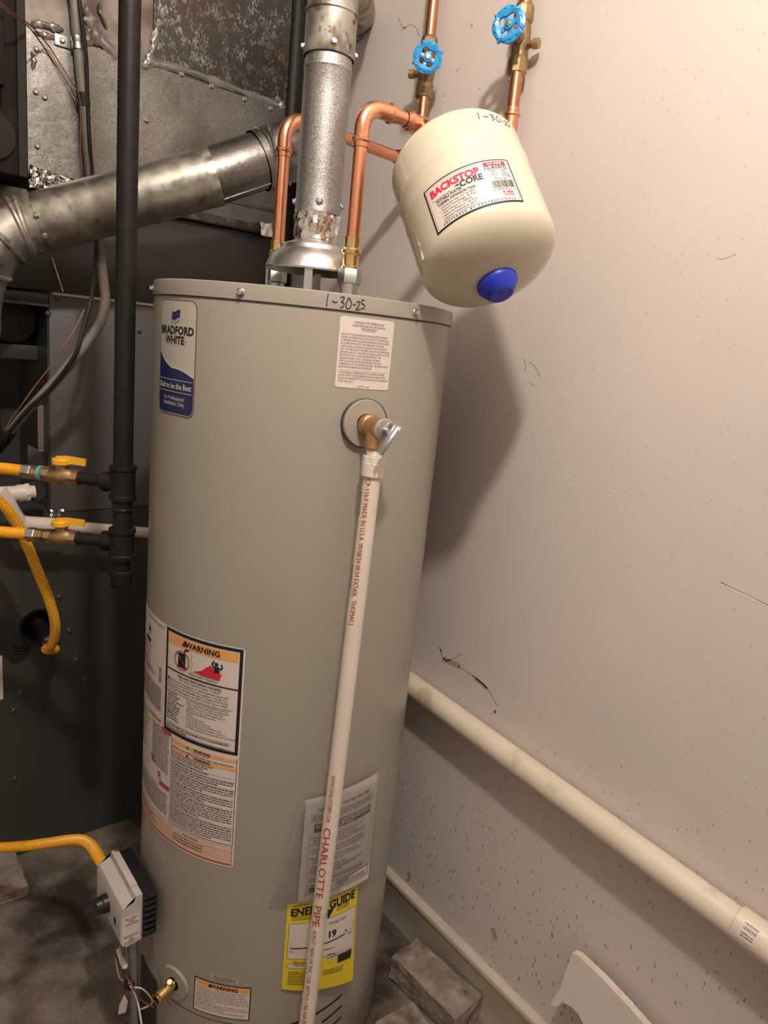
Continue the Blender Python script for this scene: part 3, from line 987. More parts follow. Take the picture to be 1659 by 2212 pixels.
P.text(mb, 'Energy Cost', W_ * .56, H_ * .295, .0050, off=.0016)
P.text(mb, '19', W_ * .56, H_ * .43, .0125, bold=.04, off=.0016)
P.stroke(mb, [(W_ * .07, H_ * .505), (W_ * .40, H_ * .49), (W_ * .80, H_ * .455)], .0022, .0017)
P.poly(mb, [(W_ * .80, H_ * .415), (W_ * .84, H_ * .415), (W_ * .82, H_ * .44)], .0017)
P.rect(mb, W_ * .075, H_ * .45, W_ * .078, H_ * .51, .0016); P.rect(mb, W_ * .935, H_ * .36, W_ * .938, H_ * .43, .0016)
P.stroke(mb, [(W_ * .80, H_ * .455), (W_ * .94, H_ * .435)], .0005, .0017)
P.text(mb, '$337', W_ * .065, H_ * .55, .0030, off=.0016); P.text(mb, '$338', W_ * .865, H_ * .475, .0030, off=.0016)
P.words(mb, W_ * .50, W_ * .66, H_ * .555, .0022, off=.0016)
P.text(mb, 'Rating', W_ * .56, H_ * .625, .0040, off=.0016, bold=.02)
P.text(mb, 'in the first hour of use)', W_ * .56, H_ * .655, .0038, off=.0018, bold=.02)
P.rect(mb, W_ * .72, H_ * .655, W_ * .93, H_ * .735, .0019)
P.framed(mb, W_ * .93, H_ * .655, W_ * .95, H_ * .70, .0006, .0016)
P.text(mb, '(How much', W_ * .12, H_ * .675, .0036, off=.0016, bold=.02)
P.framed(mb, W_ * .04, H_ * .685, W_ * .40, H_ * .735, .0005, .0016)
P.words(mb, W_ * .14, W_ * .26, H_ * .705, .002, off=.0016)
for i in range(7):
    P.words(mb, W_ * .07, W_ * .42, H_ * (.785 + .024 * i), .0022, off=.0016, fill=random.uniform(.6, 1))
for i in range(3): P.words(mb, W_ * .52, W_ * .82, H_ * (.79 + .022 * i), .0020, off=.0016)
mb.build('black_print', INK, lab, fix=False)

# --- drain fitting escutcheon, burner slots and access opening
def escutcheon(th, z, r0, r1, name, label, mat=HEATER, flat=False):
    c0, d = hp(th, z, -.003), hn(th)
    a = math.asin(min(1, r1 / HR))
    mb = MB()
    t = unit(np.cross((0, 0, 1), d))

    def f(i, j):
        ang = 2 * math.pi * i
        rr = r0 + (r1 - r0) * j
        s_, q = rr * math.cos(ang), rr * math.sin(ang)
        lift = HR + .003 if flat else HR * (math.sqrt(max(1 - (s_ / HR) ** 2, 0)))
        lip = .0045 if j < .97 else .0005
        base = np.array([HX, HY, z]) + d * (lift + lip) + t * s_
        return base + np.array([0, 0, q])
    mb.grid(f, 48, 8)
    ob = mb.build(name, mat, heater, label, fix=False)
    if flat:
        MB().lathe([(-.006, r1 - .0003), (.0060, r1 - .0003)], np.array([HX, HY, z]) + d * HR, d, 48, cap=False).build('gasket', RUBBER, ob, 'black band painting the shaded gap under the ring')  # band added; the shade of the gap behind the ring is its colour
    mb = MB()

    def g(i, j):
        ang = 2 * math.pi * i
        rr = r0 * 1.05 * j
        s_, q = rr * math.cos(ang), rr * math.sin(ang)
        return np.array([HX, HY, z]) + d * (HR * math.sqrt(max(1 - (s_ / HR) ** 2, 0)) + .001) + t * s_ + np.array([0, 0, q])
    mb.grid(g, 32, 3).build('port_opening', DARKP, ob, fix=False)
    return ob


escutcheon(260.6, 1.281, .015, .0375, 'relief_port_ring', 'grey ring plate around the relief valve port', flat=True)
escutcheon(201.2, .2215, .013, .034, 'drain_port_ring', 'grey ring plate around the drain valve')
for k, (a0, z0, a1, z1) in enumerate(((262, .170, 278.5, .180), (266.5, .142, 279, .1525), (267.5, .113, 279, .124), (246, .166, 257, .168), (246, .138, 257, .140), (246, .109, 257, .111))):
    mb = MB()
    path = [hp(a0 + (a1 - a0) * i / 10, z0 + (z1 - z0) * i / 10, -.0040) for i in range(11)]
    mb.tube(path, [.0030] + [.0050] * 9 + [.0030], 12)
    mb.build('air_slot', DARKP, heater)
mb = MB()
mb.grid(lambda i, j: hp(172 + 18 * i, .03 + .158 * j, .0012), 10, 2)
mb.build('burner_access_opening', DARKP, heater, 'black burner access opening at the base', fix=False)

# ------------------------------------------------------------------ draft hood
HC = np.array([.694, 1.098, 0])
hood = empty('draft_hood', (HC[0], HC[1], ZT), 'domed grey steel draft hood on legs above the water heater lid', 'draft hood')
MB().lathe([(1.506, .0800), (1.506, .0825), (1.509, .0830), (1.512, .0815), (1.520, .0790), (1.530, .0735), (1.537, .066), (1.541, .060), (1.545, .0585), (1.548, .057), (1.551, .049), (1.5545, .0395), (1.556, .0375), (1.556, .035), (1.550, .038), (1.54, .056), (1.520, .075), (1.506, .0800)],
           (HC[0], HC[1], 0), up, 64, cap=False).build('hood_dome', HOOD, hood)
for a in (232, 148, 52, 322):
    d = np.array([math.cos(math.radians(a)), math.sin(math.radians(a)), 0])
    t = np.array([-d[1], d[0], 0])
    mb = MB()
    mb.box(HC + d * .0785 + np.array([0, 0, (ZT - .006 + 1.511) / 2]), (.0015, .013, 1.511 - ZT + .006), 0, (d, t, (0, 0, 1)))
    mb.box(HC + d * .0797 + np.array([0, 0, (ZT - .006 + 1.511) / 2]), (.0015, .004, 1.511 - ZT + .006), 0, (d, t, (0, 0, 1)))
    mb.build('leg', ZINC, hood)
MB().lathe([(ZT - .006, .062), (ZT + .004, .062), (ZT + .009, .05), (ZT + .009, .0)], (HC[0], HC[1], 0), up, 40).build('flue_collar', DARKP, hood, 'black collar on the lid under the hood')

# ------------------------------------------------------------------ vent pipe
vent = empty('vent_pipe', (HC[0], HC[1], 1.556), 'galvanised vent pipe rising from the draft hood and turning into the wall', 'vent pipe')
VR = .0385
# foil tape: crumpled cylinder
mb = MB()
random.seed(3)
nu, nv = 44, 9
cr_ = [[random.uniform(-1, 1) for j in range(nv + 1)] for i in range(nu)]


def foil(i, j):
    I, J = int(round(i * nu)) % nu, int(round(j * nv))
    a = 2 * math.pi * i
    rr = VR - .0005 - .002 * (1 - j) + 0.0036 * (cr_[I][J] * .6 + .6 * math.sin(3 * a + j * 9) * math.sin(5 * a - j * 5)) * (1 if 0 < J < nv else .2)
    return np.array([HC[0] + rr * math.cos(a), HC[1] + rr * math.sin(a), 1.552 + .055 * j])


mb.grid(foil, nu, nv, smooth=False)
mb.build('foil_tape', FOIL, vent, 'crumpled shiny foil tape')
ZJ = 1.838
MB().lathe([(1.600, VR - .002), (1.600, VR + .0006), (1.604, VR + .0008), (1.607, VR)] + [(z, VR) for z in np.linspace(1.65, ZJ - .022, 5)] + [(ZJ - .018, VR + .0014), (ZJ - .013, VR), (ZJ + .01, VR - .001)],
           (HC[0], HC[1], 0), up, 56, cap=False).build('lower_section', GALV, vent)
# gored elbow and run to the wall
cor = np.array([HC[0], HC[1], 2.035])
wallp = np.array([XW, 1.56, 2.13])
run = unit(wallp - cor)
mb = MB()
mb.lathe([(ZJ, VR + .002), (ZJ + .002, VR + .003), (1.898, VR + .003), (1.900, VR + .0045), (1.904, VR + .0045), (1.906, VR + .002)], (HC[0], HC[1], 0), up, 56, cap=False)
mb.build('elbow_collar', GALVO, vent)
pth = arc((HC[0], HC[1], 1.85), cor, wallp, .13, 4)
mb = MB()
allp = [np.array([HC[0], HC[1], 1.902])] + pth
mb.tube(allp, VR + .002, 56, caps=False, smooth=False)
for p, q in zip(allp[1:], allp[2:] + [wallp]):
    dd = unit(q - p)
mb.build('gored_elbow', GALVO, vent)
for i, p in enumerate(pth):
    a = pth[max(i - 1, 0)]; b = pth[min(i + 1, len(pth) - 1)]
    d = unit(b - a)
    MB().lathe([(-.003, VR + .002), (-.001, VR + .0036), (.001, VR + .0036), (.003, VR + .002)], p, d, 48, cap=False).build('elbow_seam', GALVO, vent)
e = pth[-1]
L = np.linalg.norm(wallp - e)
MB().tube([e, e + run * (L * .5), wallp + run * .03], VR + .001, 56, caps=False).build('wall_run', GALVO, vent)
MB().lathe([(L * .55, VR + .001), (L * .56, VR + .004), (L * .60, VR + .004), (L * .61, VR + .001)], e, run, 48, cap=False).build('run_collar', GALVO, vent)
MB().lathe([(0, VR + .012), (.004, VR + .012), (.006, VR + .002)], wallp - np.array([.006, 0, 0]), (1, 0, 0), 48).build('wall_plate', GALVO, vent)
fd = math.degrees(math.atan2(-HC[1], -HC[0]))        # towards the camera
for z, offs in ((ZJ + .012, (8, -84, 96)), (1.617, (2, 82, -88)),):
    for da in offs:
        a = math.radians(fd + da)
        d = np.array([math.cos(a), math.sin(a), 0])
        piece('screw', SCREW, ZINC, vent, np.array([HC[0], HC[1], z]) + d * (VR + (.0026 if z > 1.7 else 0)), d)
P = cyl_panel(HC[0], HC[1], VR + .003, fd - 36, fd + 44, 1.878, 1.858)
mb = MB()
P.text(mb, '3', .006, .016, .0075, off=.0006); P.text(mb, '-', .0155, .016, .0075, off=.0006); P.text(mb, '28', .0215, .016, .0085, off=.0006)
mb.build('stamped_marking', pm('stamp_shadow', (.14, .12, .10), rough=.6, metal=.5), vent, 'embossed 3-28 on the pipe', fix=False)
for a, z in ((58, 1.888), (52, 1.852)):
    b = math.radians(fd + a); d = np.array([math.cos(b), math.sin(b), 0])
    MB().lathe([(0, .0035), (.0005, .0033)], np.array([HC[0], HC[1], z]) + d * (VR + .0029), d, 12).build('rivet_mark', pm('rust_spot', (.09, .045, .025), rough=.8), vent)

# ------------------------------------------------------------------ furnace flue
flue = empty('furnace_flue', dep(100, 480, 1.42), 'fat galvanised flue pipe slanting up from the furnace behind the black gas pipe', 'flue pipe')
FR = .0575
A0, A1 = dep(96, 479, 1.425), dep(452, 384, 1.475)
A2 = dep(585, 340, 1.52)
fd_ = unit(A1 - A0)
MB().tube([A0 - fd_ * .004, A0, A0 + (A1 - A0) * .5, A1], FR, 56, caps=False).build('middle_section', FLUE, flue)
mb = MB()
seg = 56
# crimped lip at the joint
d, e1, e2 = frame(fd_)
vs = []
for i in range(6):
    for k in range(112):
        a = 2 * math.pi * k / 112
        rr = FR + .0006 + (.0011 * math.sin(14 * a) * (i / 5))
        vs.append(A1 - fd_ * .004 + fd_ * (.018 * i / 5) * (1 + .0) + rr * (math.cos(a) * e1 + math.sin(a) * e2))
mb.add(vs, [(i * 112 + k, i * 112 + (k + 1) % 112, (i + 1) * 112 + (k + 1) % 112, (i + 1) * 112 + k) for i in range(5) for k in range(112)])
mb.build('crimped_joint', FLUE, flue)
MB().tube([A1 - fd_ * .01, A1 + (A2 - A1) * .5, A2 + (A2 - A1) * .05], FR - .0012, 56, caps=False).build('upper_section', GALVD, flue)
fw = np.array([XW, 1.672, 1.868])
pth = spline([A2 - unit(A2 - A1) * .03, A2, A2 + unit(A2 - A1) * .05, fw - np.array([.06, .03, .01]), fw - np.array([.012, .002, 0])], 6)
MB().tube(pth, FR + .003, 56, caps=False).build('end_elbow', GALVD, flue)
for i in (4, 9, 14):
    d = unit(pth[i + 1] - pth[i - 1])
    MB().lathe([(-.004, FR + .003), (-.001, FR + .006), (.001, FR + .006), (.004, FR + .003)], pth[i], d, 48, cap=False).build('elbow_seam', GALVD, flue)
MB().lathe([(0, FR + .004), (.0, FR + .020), (.005, FR + .020), (.006, FR + .004)], fw - np.array([.006, 0, 0]), (1, 0, 0), 48, cap=False).build('wall_thimble', GALVO, flue)
B0 = [A0 + fd_ * .012, A0 - fd_ * .03, dep(28, 497, 1.41), dep(-15, 530, 1.40), dep(-50, 590, 1.41), dep(-64, 660, 1.43), dep(-66, 720, 1.52), np.array([.235, 1.80, 1.335]), np.array([.232, 1.90, 1.33])]
pth = spline(B0, 6)
MB().tube(pth, FR - .002, 56, caps=False).build('lower_elbow', GALVO, flue)
for i in (8, 10, 16, 22):
    d = unit(pth[i + 1] - pth[i - 1])
    MB().lathe([(-.006, FR - .002), (-.002, FR + .0025), (.002, FR + .0025), (.006, FR - .002)], pth[i], d, 48, cap=False).build('swage_ring', GALVO, flue)
for px, py in ((79, 465), (97, 510)):
    r = ray(px, py)
    o = CAM - A0; dd = r - fd_ * (r @ fd_); oo = o - fd_ * (o @ fd_)
    a_, b_, c_ = dd @ dd, 2 * dd @ oo, oo @ oo - FR ** 2
    p = CAM + r * ((-b_ - math.sqrt(max(b_ * b_ - 4 * a_ * c_, 0))) / (2 * a_))
    q = p - A0; nn = unit(q - fd_ * (q @ fd_))
    piece('screw', SCREWG, GALVO, flue, p, nn)
# long seam under the upper section
mb = MB()
d, e1, e2 = frame(A2 - A1)
sd = unit(-ray(540, 400) * .55 + np.array([0, 0, -.95]))
sd = unit(sd - d * (sd @ d))
mb.tube([A1 + sd * (FR - .001), A2 + sd * (FR - .001)], .002, 8).build('lock_seam', GALVD, flue)

# ------------------------------------------------------------------ copper lines
CR = .0111


def collar(p, d, flip=1):
    return MB().lathe([(0, .0124), (.007, .0126), (.009, .0150), (.0125, .0152), (.0145, .0128), (.024, .0126), (.026, .0112)], p, np.array(d) * flip, 28, cap=False)


def heater_stub(line, x, y):
    """steel nipple, union nut and brass adapter on the heater lid"""
    MB().lathe([(ZT - .006, .0125), (ZT + .002, .0125), (ZT + .004, .0145), (ZT + .018, .0145), (ZT + .021, .0155), (ZT + .026, .0150)], (x, y, 0), up, 28).build('nipple', ZINC, line)
    MB().lathe([(ZT + .024, .0165), (ZT + .027, .0195), (ZT + .046, .0195), (ZT + .049, .0175)], (x, y, 0), up, 6, sharp=True).build('union_nut', pm('zinc_nut', (.40, .42, .40), rough=.38, metal=1), line)
    MB().lathe([(ZT + .047, .0150), (ZT + .052, .0150), (ZT + .054, .0132), (ZT + .070, .0130), (ZT + .073, .0160), (ZT + .078, .0162), (ZT + .081, .0134), (ZT + .098, .0134), (ZT + .098, .0112)], (x, y, 0), up, 32, cap=False).build('adapter', BRASS, line)


# near line: heater -> tank tee -> wall riser with valve
cold = empty('copper_supply_line', (.7025, 1.001, ZT), 'bright copper water line with tee for the expansion tank', 'copper pipe')
NX, NY, NZ = .7025, 1.001, 1.757
heater_stub(cold, NX, NY)
MB().tube([(NX, NY, ZT + .088), (NX, NY, NZ - .044)], CR, 28).build('pipe', COPPER, cold)
collar((NX, NY, NZ - .062), up).build('press_collar', COPPER, cold)
pc = arc((NX, NY, ZT), (NX, NY, NZ), (1.0, NY, NZ), .034, 12)
MB().tube([(NX, NY, NZ - .045)] + pc + [(NX + .042, NY, NZ)], .0128, 28).build('elbow', COPPER, cold)
collar((NX + .064, NY, NZ), (1, 0, 0), -1).build('press_collar', COPPER, cold)
TX = .838
MB().tube([(NX + .05, NY, NZ), (TX - .03, NY, NZ)], CR, 28).build('pipe', COPPER, cold)
collar((TX - .052, NY, NZ), (1, 0, 0)).build('press_collar', COPPER, cold)
TDIR = unit((-.066, -.61, -.789))
TP = np.array([.803, .838, 1.606])
top_c = TP - TDIR * .150
RX, RY = 1.022, .992
mb = MB().tube([(TX - .03, NY, NZ), (TX + .03, NY, NZ)], .0132, 28)
br = unit(top_c - np.array([TX - .012, NY, NZ]))
mb.build('tee', COPPER, cold)
MB().tube([(TX - .012, NY, NZ), np.array([TX - .012, NY, NZ]) + br * .03], .0132, 28).build('tee_branch', COPPER, cold)
collar((TX + .052, NY, NZ), (1, 0, 0), -1).build('press_collar', COPPER, cold)
MB().tube([(TX + .02, NY, NZ), (RX - .03, RY, NZ)], CR, 28).build('pipe', COPPER, cold)
pc = arc((TX, NY, NZ), (RX, RY, NZ), (RX, RY, 2.3), .045, 12)
MB().tube(pc + [(RX, RY, NZ + .058)], .0128, 28).build('elbow', COPPER, cold)
collar((RX, RY, NZ + .076), up, -1).build('press_collar', COPPER, cold)
R2 = np.array([RX + .010, RY + .012, ZC])
MB().tube([(RX, RY, NZ + .05), (RX + .003, RY + .004, 1.90), R2], CR, 28).build('riser', COPPERO, cold)

# far line: heater -> left riser with valve
hot = empty('copper_return_line', (.682, 1.205, ZT), 'bright copper water line rising behind the vent pipe to the wall', 'copper pipe')
FX, FY, FZ = .682, 1.205, 1.768
heater_stub(hot, FX, FY)
MB().tube([(FX, FY, ZT + .088), (FX, FY, FZ - .040)], CR, 28).build('pipe', COPPER, hot)
collar((FX, FY, FZ - .066), up).build('press_collar', COPPER, hot)
LX, LY = 1.020, 1.243
pc = arc((FX, FY, ZT), (FX, FY, FZ), (LX, LY, FZ), .036, 12)
MB().tube([(FX, FY, FZ - .045)] + pc, .0128, 28).build('elbow', COPPER, hot)
hd = unit((LX - FX, LY - FY, 0))
MB().tube([np.array([FX, FY, FZ]) + hd * .03, np.array([LX, LY, FZ]) - hd * .04], CR, 28).build('pipe', COPPER, hot)
collar(np.array([LX, LY, FZ]) - hd * .066, hd).build('press_collar', COPPER, hot)
pc = arc((FX, FY, FZ), (LX, LY, FZ), (LX, LY, 2.3), .04, 12)
MB().tube([np.array([LX, LY, FZ]) - hd * .042] + pc + [(LX, LY, FZ + .05)], .0128, 28).build('elbow', COPPER, hot)
MB().tube([(LX, LY, FZ + .045), (LX + .004, LY + .006, 2.05), (LX + .01, LY + .012, ZC)], CR, 28).build('riser', COPPERO, hot)


def hand_wheel(parent, c, d, R0, rot, mat):
    d, e1, e2 = frame(d)
    n = 96

    def ro(a):
        m = ((a + rot) % (math.pi / 2)) / (math.pi / 2)
        return R0 * (.93 + .05 * math.sin(m * math.pi * 1.3) + (.17 * math.exp(-((m - .90) / .07) ** 2) if m < .90 else .17 * math.exp(-((m - .90) / .035) ** 2)))

    def ri(a):
        m = ((a + rot + .5) % (math.pi / 2)) / (math.pi / 2)
        return R0 * (.54 + .08 * math.sin(m * 2 * math.pi))
    rings = []
    for (fn, h) in ((ri, -.002), (ri, .003), (lambda a: (ri(a) + ro(a)) / 2, .0055), (ro, .0025), (ro, -.002)):
        rings.append([c + d * h + fn(2 * math.pi * k / n) * (math.cos(2 * math.pi * k / n) * e1 + math.sin(2 * math.pi * k / n) * e2) for k in range(n)])
    mb = MB()
    vs = sum(rings, [])
    m = len(rings)
    mb.add(vs, [(i * n + k, i * n + (k + 1) % n, ((i + 1) % m) * n + (k + 1) % n, ((i + 1) % m) * n + k) for i in range(m) for k in range(n)])
    w = mb.build('hand_wheel', mat, parent, 'blue wavy-edged hand wheel')
    for k in range(4):
        a = rot + k * math.pi / 2 + .2
        r_ = math.cos(a) * e1 + math.sin(a) * e2
        t = np.cross(d, r_)
        MB().box(c + r_ * R0 * .42 - d * .002, (R0 * .62, .0085, .004), .001, (r_, t, d)).build('spoke', mat, w)
    MB().lathe([(-.006, R0 * .28), (.001, R0 * .28), (.0035, R0 * .25), (.004, R0 * .16)], c, d, 28).build('hub', mat, w)
    MB().lathe([(.003, .0050), (.0055, .0046), (.007, .003), (.0072, 0)], c, d, 16, cap=False).build('hub_screw', BRASS, w)
    for k in range(12):
        a = 2 * math.pi * k / 12 + rot
        rr = (ri(a) + ro(a)) / 2
        p = c + d * .0052 + rr * (math.cos(a) * e1 + math.sin(a) * e2)
        r_ = math.cos(a) * e1 + math.sin(a) * e2
        t = np.cross(d, r_)
        MB().tube(spline([p - t * .004 + r_ * .002, p + r_ * .0035, p + t * .004 + r_ * .001], 4), .0007, 6).build('raised_rib', mat, w)


def gate_valve(x, y, z, sd, side, label, rot, R0, nutbelow, wlen, drop):
    g = empty('gate_valve', (x, y, z - .05), label, 'valve', 'gate valves on the copper risers')
    z = z - .0
    MB().lathe([(-.066, .0128), (-.062, .0130), (-.060, .0125), (-.054, .0125)], (x, y, z), up, 28).build('retaining_ring', BRASS, g)
    MB().lathe([(-.057, .0150), (-.053, .0182), (-.036, .0188), (-.030, .0175), (-.027, .0160)], (x, y, z), up, 10, sharp=True).build('lower_nut', BRONZE, g)
    MB().lathe([(-.030, .0150), (-.022, .0155), (-.012, .0172), (0, .0180), (.014, .0165), (.022, .0150), (.030, .0150)], (x, y, z), up, 28).build('body', BRONZE, g)
    MB().lathe([(.026, .0158), (.030, .0180), (.050, .0175), (.056, .0150), (.058, .0130)], (x, y, z), up, 10, sharp=True).build('upper_nut', BRONZE, g)
    c = np.array([x, y, z])
    MB().lathe([(0, .0125), (.018, .0125), (.020, .0145), (.030, .0145), (.032, .0105), (wlen - .004, .0055), (wlen, .0045)], c, sd, 10, sharp=True).build('bonnet', BRONZE, g)
    hand_wheel(g, c + unit(sd) * wlen, sd, R0, rot, BLUE)
    q = c + np.array([0, 0, drop])
    s = unit(side)
    MB().lathe([(0, .007), (.020, .007), (.021, .0055), (.025, .0055)], q, s, 20).build('drain_port', BRONZE, g)
    MB().lathe([(.024, .0078), (.025, .0085), (.036, .0085), (.037, .007)], q, s, 12, sharp=True).build('drain_cap', VBRASS, g)


gate_valve(RX + .006, RY + .008, 1.945, (-.92, -.38, .02), (.35, -.93, 0), 'bronze gate valve with blue wheel on the riser ending at the bent copper elbow', .35, .0305, 0, .062, -.008)
gate_valve(LX + .004, LY + .006, 1.950, (-.60, -.72, -.02), (-.55, .83, 0), 'bronze gate valve with blue wheel on the riser behind the copper tee', 1.0, .0300, 0, .060, -.010)

# ------------------------------------------------------------------ expansion tank
TR, TLc, TH_ = .1025, .165, .05
tank = empty('expansion_tank', TP + TDIR * .14, 'cream thermal expansion tank with blue cap hanging from the copper tee', 'expansion tank')
s0 = -TLc / 2
prof = [(s0 - TH_ * math.sin(q), TR * math.cos(q)) for q in np.linspace(1.56, .0, 18)]
prof += [(-.045, TR), (-.040, TR + .0008), (-.036, TR + .0012), (-.032, TR + .0006), (-.028, TR), (-.006, TR), (-.003, TR + .0006), (.0, TR)]
prof += [(.05, TR)] + [(TLc / 2 + TH_ * math.sin(q), TR * math.cos(q)) for q in np.linspace(0, 1.56, 20)]
MB().lathe(prof, TP, TDIR, 96, cap=False).build('tank_body', CREAM, tank)
MB().lathe([(-.158, .0130), (-.150, .0150), (-.128, .0160)], TP, TDIR, 24).build('connection_stub', ZINC, tank)
bt = TLc / 2 + TH_
MB().lathe([(bt - .010, .0305), (bt + .003, .0305), (bt + .006, .0290), (bt + .0195, .0195), (bt + .0215, .0170), (bt + .0215, .0050), (bt + .0220, .0045), (bt + .0220, 0)], TP, TDIR, 40, cap=False).build('valve_cap', BLUECAP, tank, 'bright blue plastic cap over the air valve')
E1 = unit(np.cross(TDIR, (0, 0, 1.))); E2 = np.cross(TDIR, E1)


def tank_panel(ph0, ph1, s0, s1):
    a0, a1 = math.radians(ph0), math.radians(ph1)
    w = abs(a1 - a0) * TR

    def fn(u, v, off):
        a = a0 + (a1 - a0) * u / w
        return TP + TDIR * (s0 + v) + (TR + off) * (math.cos(a) * E1 + math.sin(a) * E2)
    return Panel(fn, w, s1 - s0)


P = tank_panel(-9.5, -82.5, .0055, .0805)
W_, H_ = P.w, P.h
lab = P.sheet(.0009, nu=36, nv=6).build('tank_label', INK, tank, 'white label with black frame and red lettering', fix=False)
P.sheet(.0012, .0022, .0022, W_ - .0022, H_ - .0022, nu=36, nv=6).build('label_face', PAPER, lab, fix=False)
mb = MB()
P.text(mb, 'BACKSTOP', W_ * .07, H_ * .27, .0110, w=W_ * .57, bold=.045, off=.0015, res=3)
P.rect(mb, W_ * .70, H_ * .065, W_ * .94, H_ * .145, .0015)
P.rect(mb, .0042, .0042, W_ - .0042, .0046, .0015); P.rect(mb, .0042, .0042, .0046, H_ - .0042, .0015); P.rect(mb, W_ - .0046, .0042, W_ - .0042, H_ - .0042, .0015)
P.text(mb, 'elbi', W_ * .845, H_ * .80, .0045, off=.0016, bold=.02); P.text(mb, '&', W_ * .80, H_ * .80, .0045, off=.0016)
P.rect(mb, W_ * .80, H_ * .815, W_ * .92, H_ * .822, .0015); P.words(mb, W_ * .81, W_ * .92, H_ * .85, .0018, off=.0015)
mb.build('red_lettering', INKR, lab, fix=False)
mb = MB()
P.text(mb, 'CORE', W_ * .405, H_ * .405, .0092, w=W_ * .25, bold=.035, off=.0015, res=3)
P.poly(mb, [(W_ * .07, H_ * .335), (W_ * .36, H_ * .325), (W_ * .40, H_ * .305), (W_ * .395, H_ * .355), (W_ * .37, H_ * .340), (W_ * .07, H_ * .345)], .0016)
P.words(mb, W_ * .09, W_ * .30, H_ * .372, .0012, off=.0015)
P.text(mb, 'POTABLE WATER', W_ * .115, H_ * .455, .0050, w=W_ * .30, bold=.02, off=.0015)
P.text(mb, 'THERMAL EXPANSION TANK', W_ * .115, H_ * .535, .0044, w=W_ * .44, bold=.015, off=.0015)
T = ['Connection Size: 3/4" SS NPT', 'Factory Pre-Charge: 50 P.S.I.', 'Tank Volume: 2.1 Gallons', 'Maximum Pressure: 150 P.S.I.', 'Maximum Temperature: 200 F']
for i, t in enumerate(T):
    P.text(mb, '• ' + t, W_ * .125, H_ * (.602 + .062 * i), .0030, w=W_ * .0135 * (len(t) + 2), off=.0015)
P.words(mb, W_ * .13, W_ * .54, H_ * .888, .0011, off=.0015)
P.text(mb, 'P R E F E R R E D   B Y   P R O F E S S I O N A L S', W_ * .115, H_ * .952, .0031, w=W_ * .80, bold=.008, off=.0016)
P.text(mb, '12-A101C', W_ * .70, H_ * .225, .0060, w=W_ * .25, bold=.02, off=.0015)
P.words(mb, W_ * .74, W_ * .82, H_ * .265, .0012, off=.0015); P.words(mb, W_ * .87, W_ * .93, H_ * .265, .0012, off=.0015)
P.stroke(mb, [(W_ * .755, H_ * .30), (W_ * .815, H_ * .30), (W_ * .815, H_ * .36), (W_ * .785, H_ * .40), (W_ * .755, H_ * .36), (W_ * .755, H_ * .30)], .0004, .0015, curve=False)
P.text(mb, 'upc', W_ * .762, H_ * .355, .0022, off=.0015)
P.stroke(mb, [(W_ * .90 + .0045 * math.cos(a), H_ * .35 + .0045 * math.sin(a)) for a in np.linspace(0, 6.283, 24)], .0005, .0015, curve=False)
P.text(mb, 'Pb', W_ * .883, H_ * .375, .0036, off=.0015); P.stroke(mb, [(W_ * .93, H_ * .40), (W_ * .945, H_ * .42), (W_ * .935, H_ * .36)], .0007, .0015)
P.text(mb, 'MADE IN CHINA', W_ * .765, H_ * .475, .0022, w=W_ * .15, off=.0015)
random.seed(11)
u = W_ * .725
while u < W_ * .955:
    w = random.choice((.0004, .0008, .0012))
    P.rect(mb, u, H_ * .50, u + w, H_ * .665, .0015, n=1)
    u += w + random.choice((.0005, .0008, .0011))
P.text(mb, '0   36978  00117   6', W_ * .715, H_ * .725, .0034, w=W_ * .245, off=.0015)
mb.build('black_lettering', INK, lab, fix=False)
mb = MB(); P.text(mb, 'PART NUMBER', W_ * .82, H_ * .128, .0034, al='c', w=W_ * .16, bold=.02, off=.0018); mb.build('pale_lettering', PAPER, lab, fix=False)
# handwritten date near the top of the tank
P = tank_panel(-72, -112, -.083, -.069)
mb = MB()
for st_ in DATE: P.stroke(mb, [(a * P.w * .80, b * P.h * .9) for a, b in st_], .0011, .0006)
mb.build('date_marking', INK, tank, 'date 1-30-25 handwritten in black marker', fix=False)

# ------------------------------------------------------------------ relief valve and discharge pipe
VTH = 261.0
vd = hn(VTH)
vj = hp(VTH, 1.2795)
valve = empty('relief_valve', vj, 'bronze temperature and pressure relief valve with steel test lever', 'relief valve')
vt = unit(np.cross((0, 0, 1), vd))
VC = vj + vd * .033
MB().lathe([(-.012, .0125), (.008, .0125), (.009, .0165), (.022, .0165), (.024, .0150), (.052, .0155), (.054, .0165), (.060, .0165), (.061, .0150)], vj, vd, 28).build('body', TPB, valve)
MB().lathe([(.008, .017), (.020, .0185)], vj, vd, 6, sharp=True).build('wrench_flats', TPB, valve)
outd = unit((0, 0, -1) + vd * .05)
MB().lathe([(0, .0145), (.018, .0150), (.029, .0162), (.031, .0150)], VC + vd * .006, outd, 28).build('outlet', TPB, valve)
plate = MB().lathe([(.0605, .0172), (.0625, .0170), (.0635, .0150), (.0635, 0)], vj, vd, 32, cap=False).build('name_plate', ZINC, valve, 'round steel plate with fine red print')
pf = Panel(lambda u, v, off: vj + vd * (.0636 + off) + vt * u - np.array([0, 0, v]), .03, .03)
mb = MB()
for rr, n_ in ((.0140, 44), (.0115, 34), (.0090, 26)):
    for k in range(n_):
        a = 2 * math.pi * k / n_
        if random.random() < .2: continue
        pf.stroke(mb, [(rr * math.cos(a), rr * math.sin(a)), ((rr - .0014) * math.cos(a + .02), (rr - .0014) * math.sin(a + .02))], .0007, .0003, curve=False)
mb.build('red_print', INKRD, plate, fix=False)
lv0 = vj + vd * .070 + vt * .016 + np.array([0, 0, .010])
lv1 = vj + vd * .074 - vt * .013 - np.array([0, 0, .031])
ld = unit(lv1 - lv0)
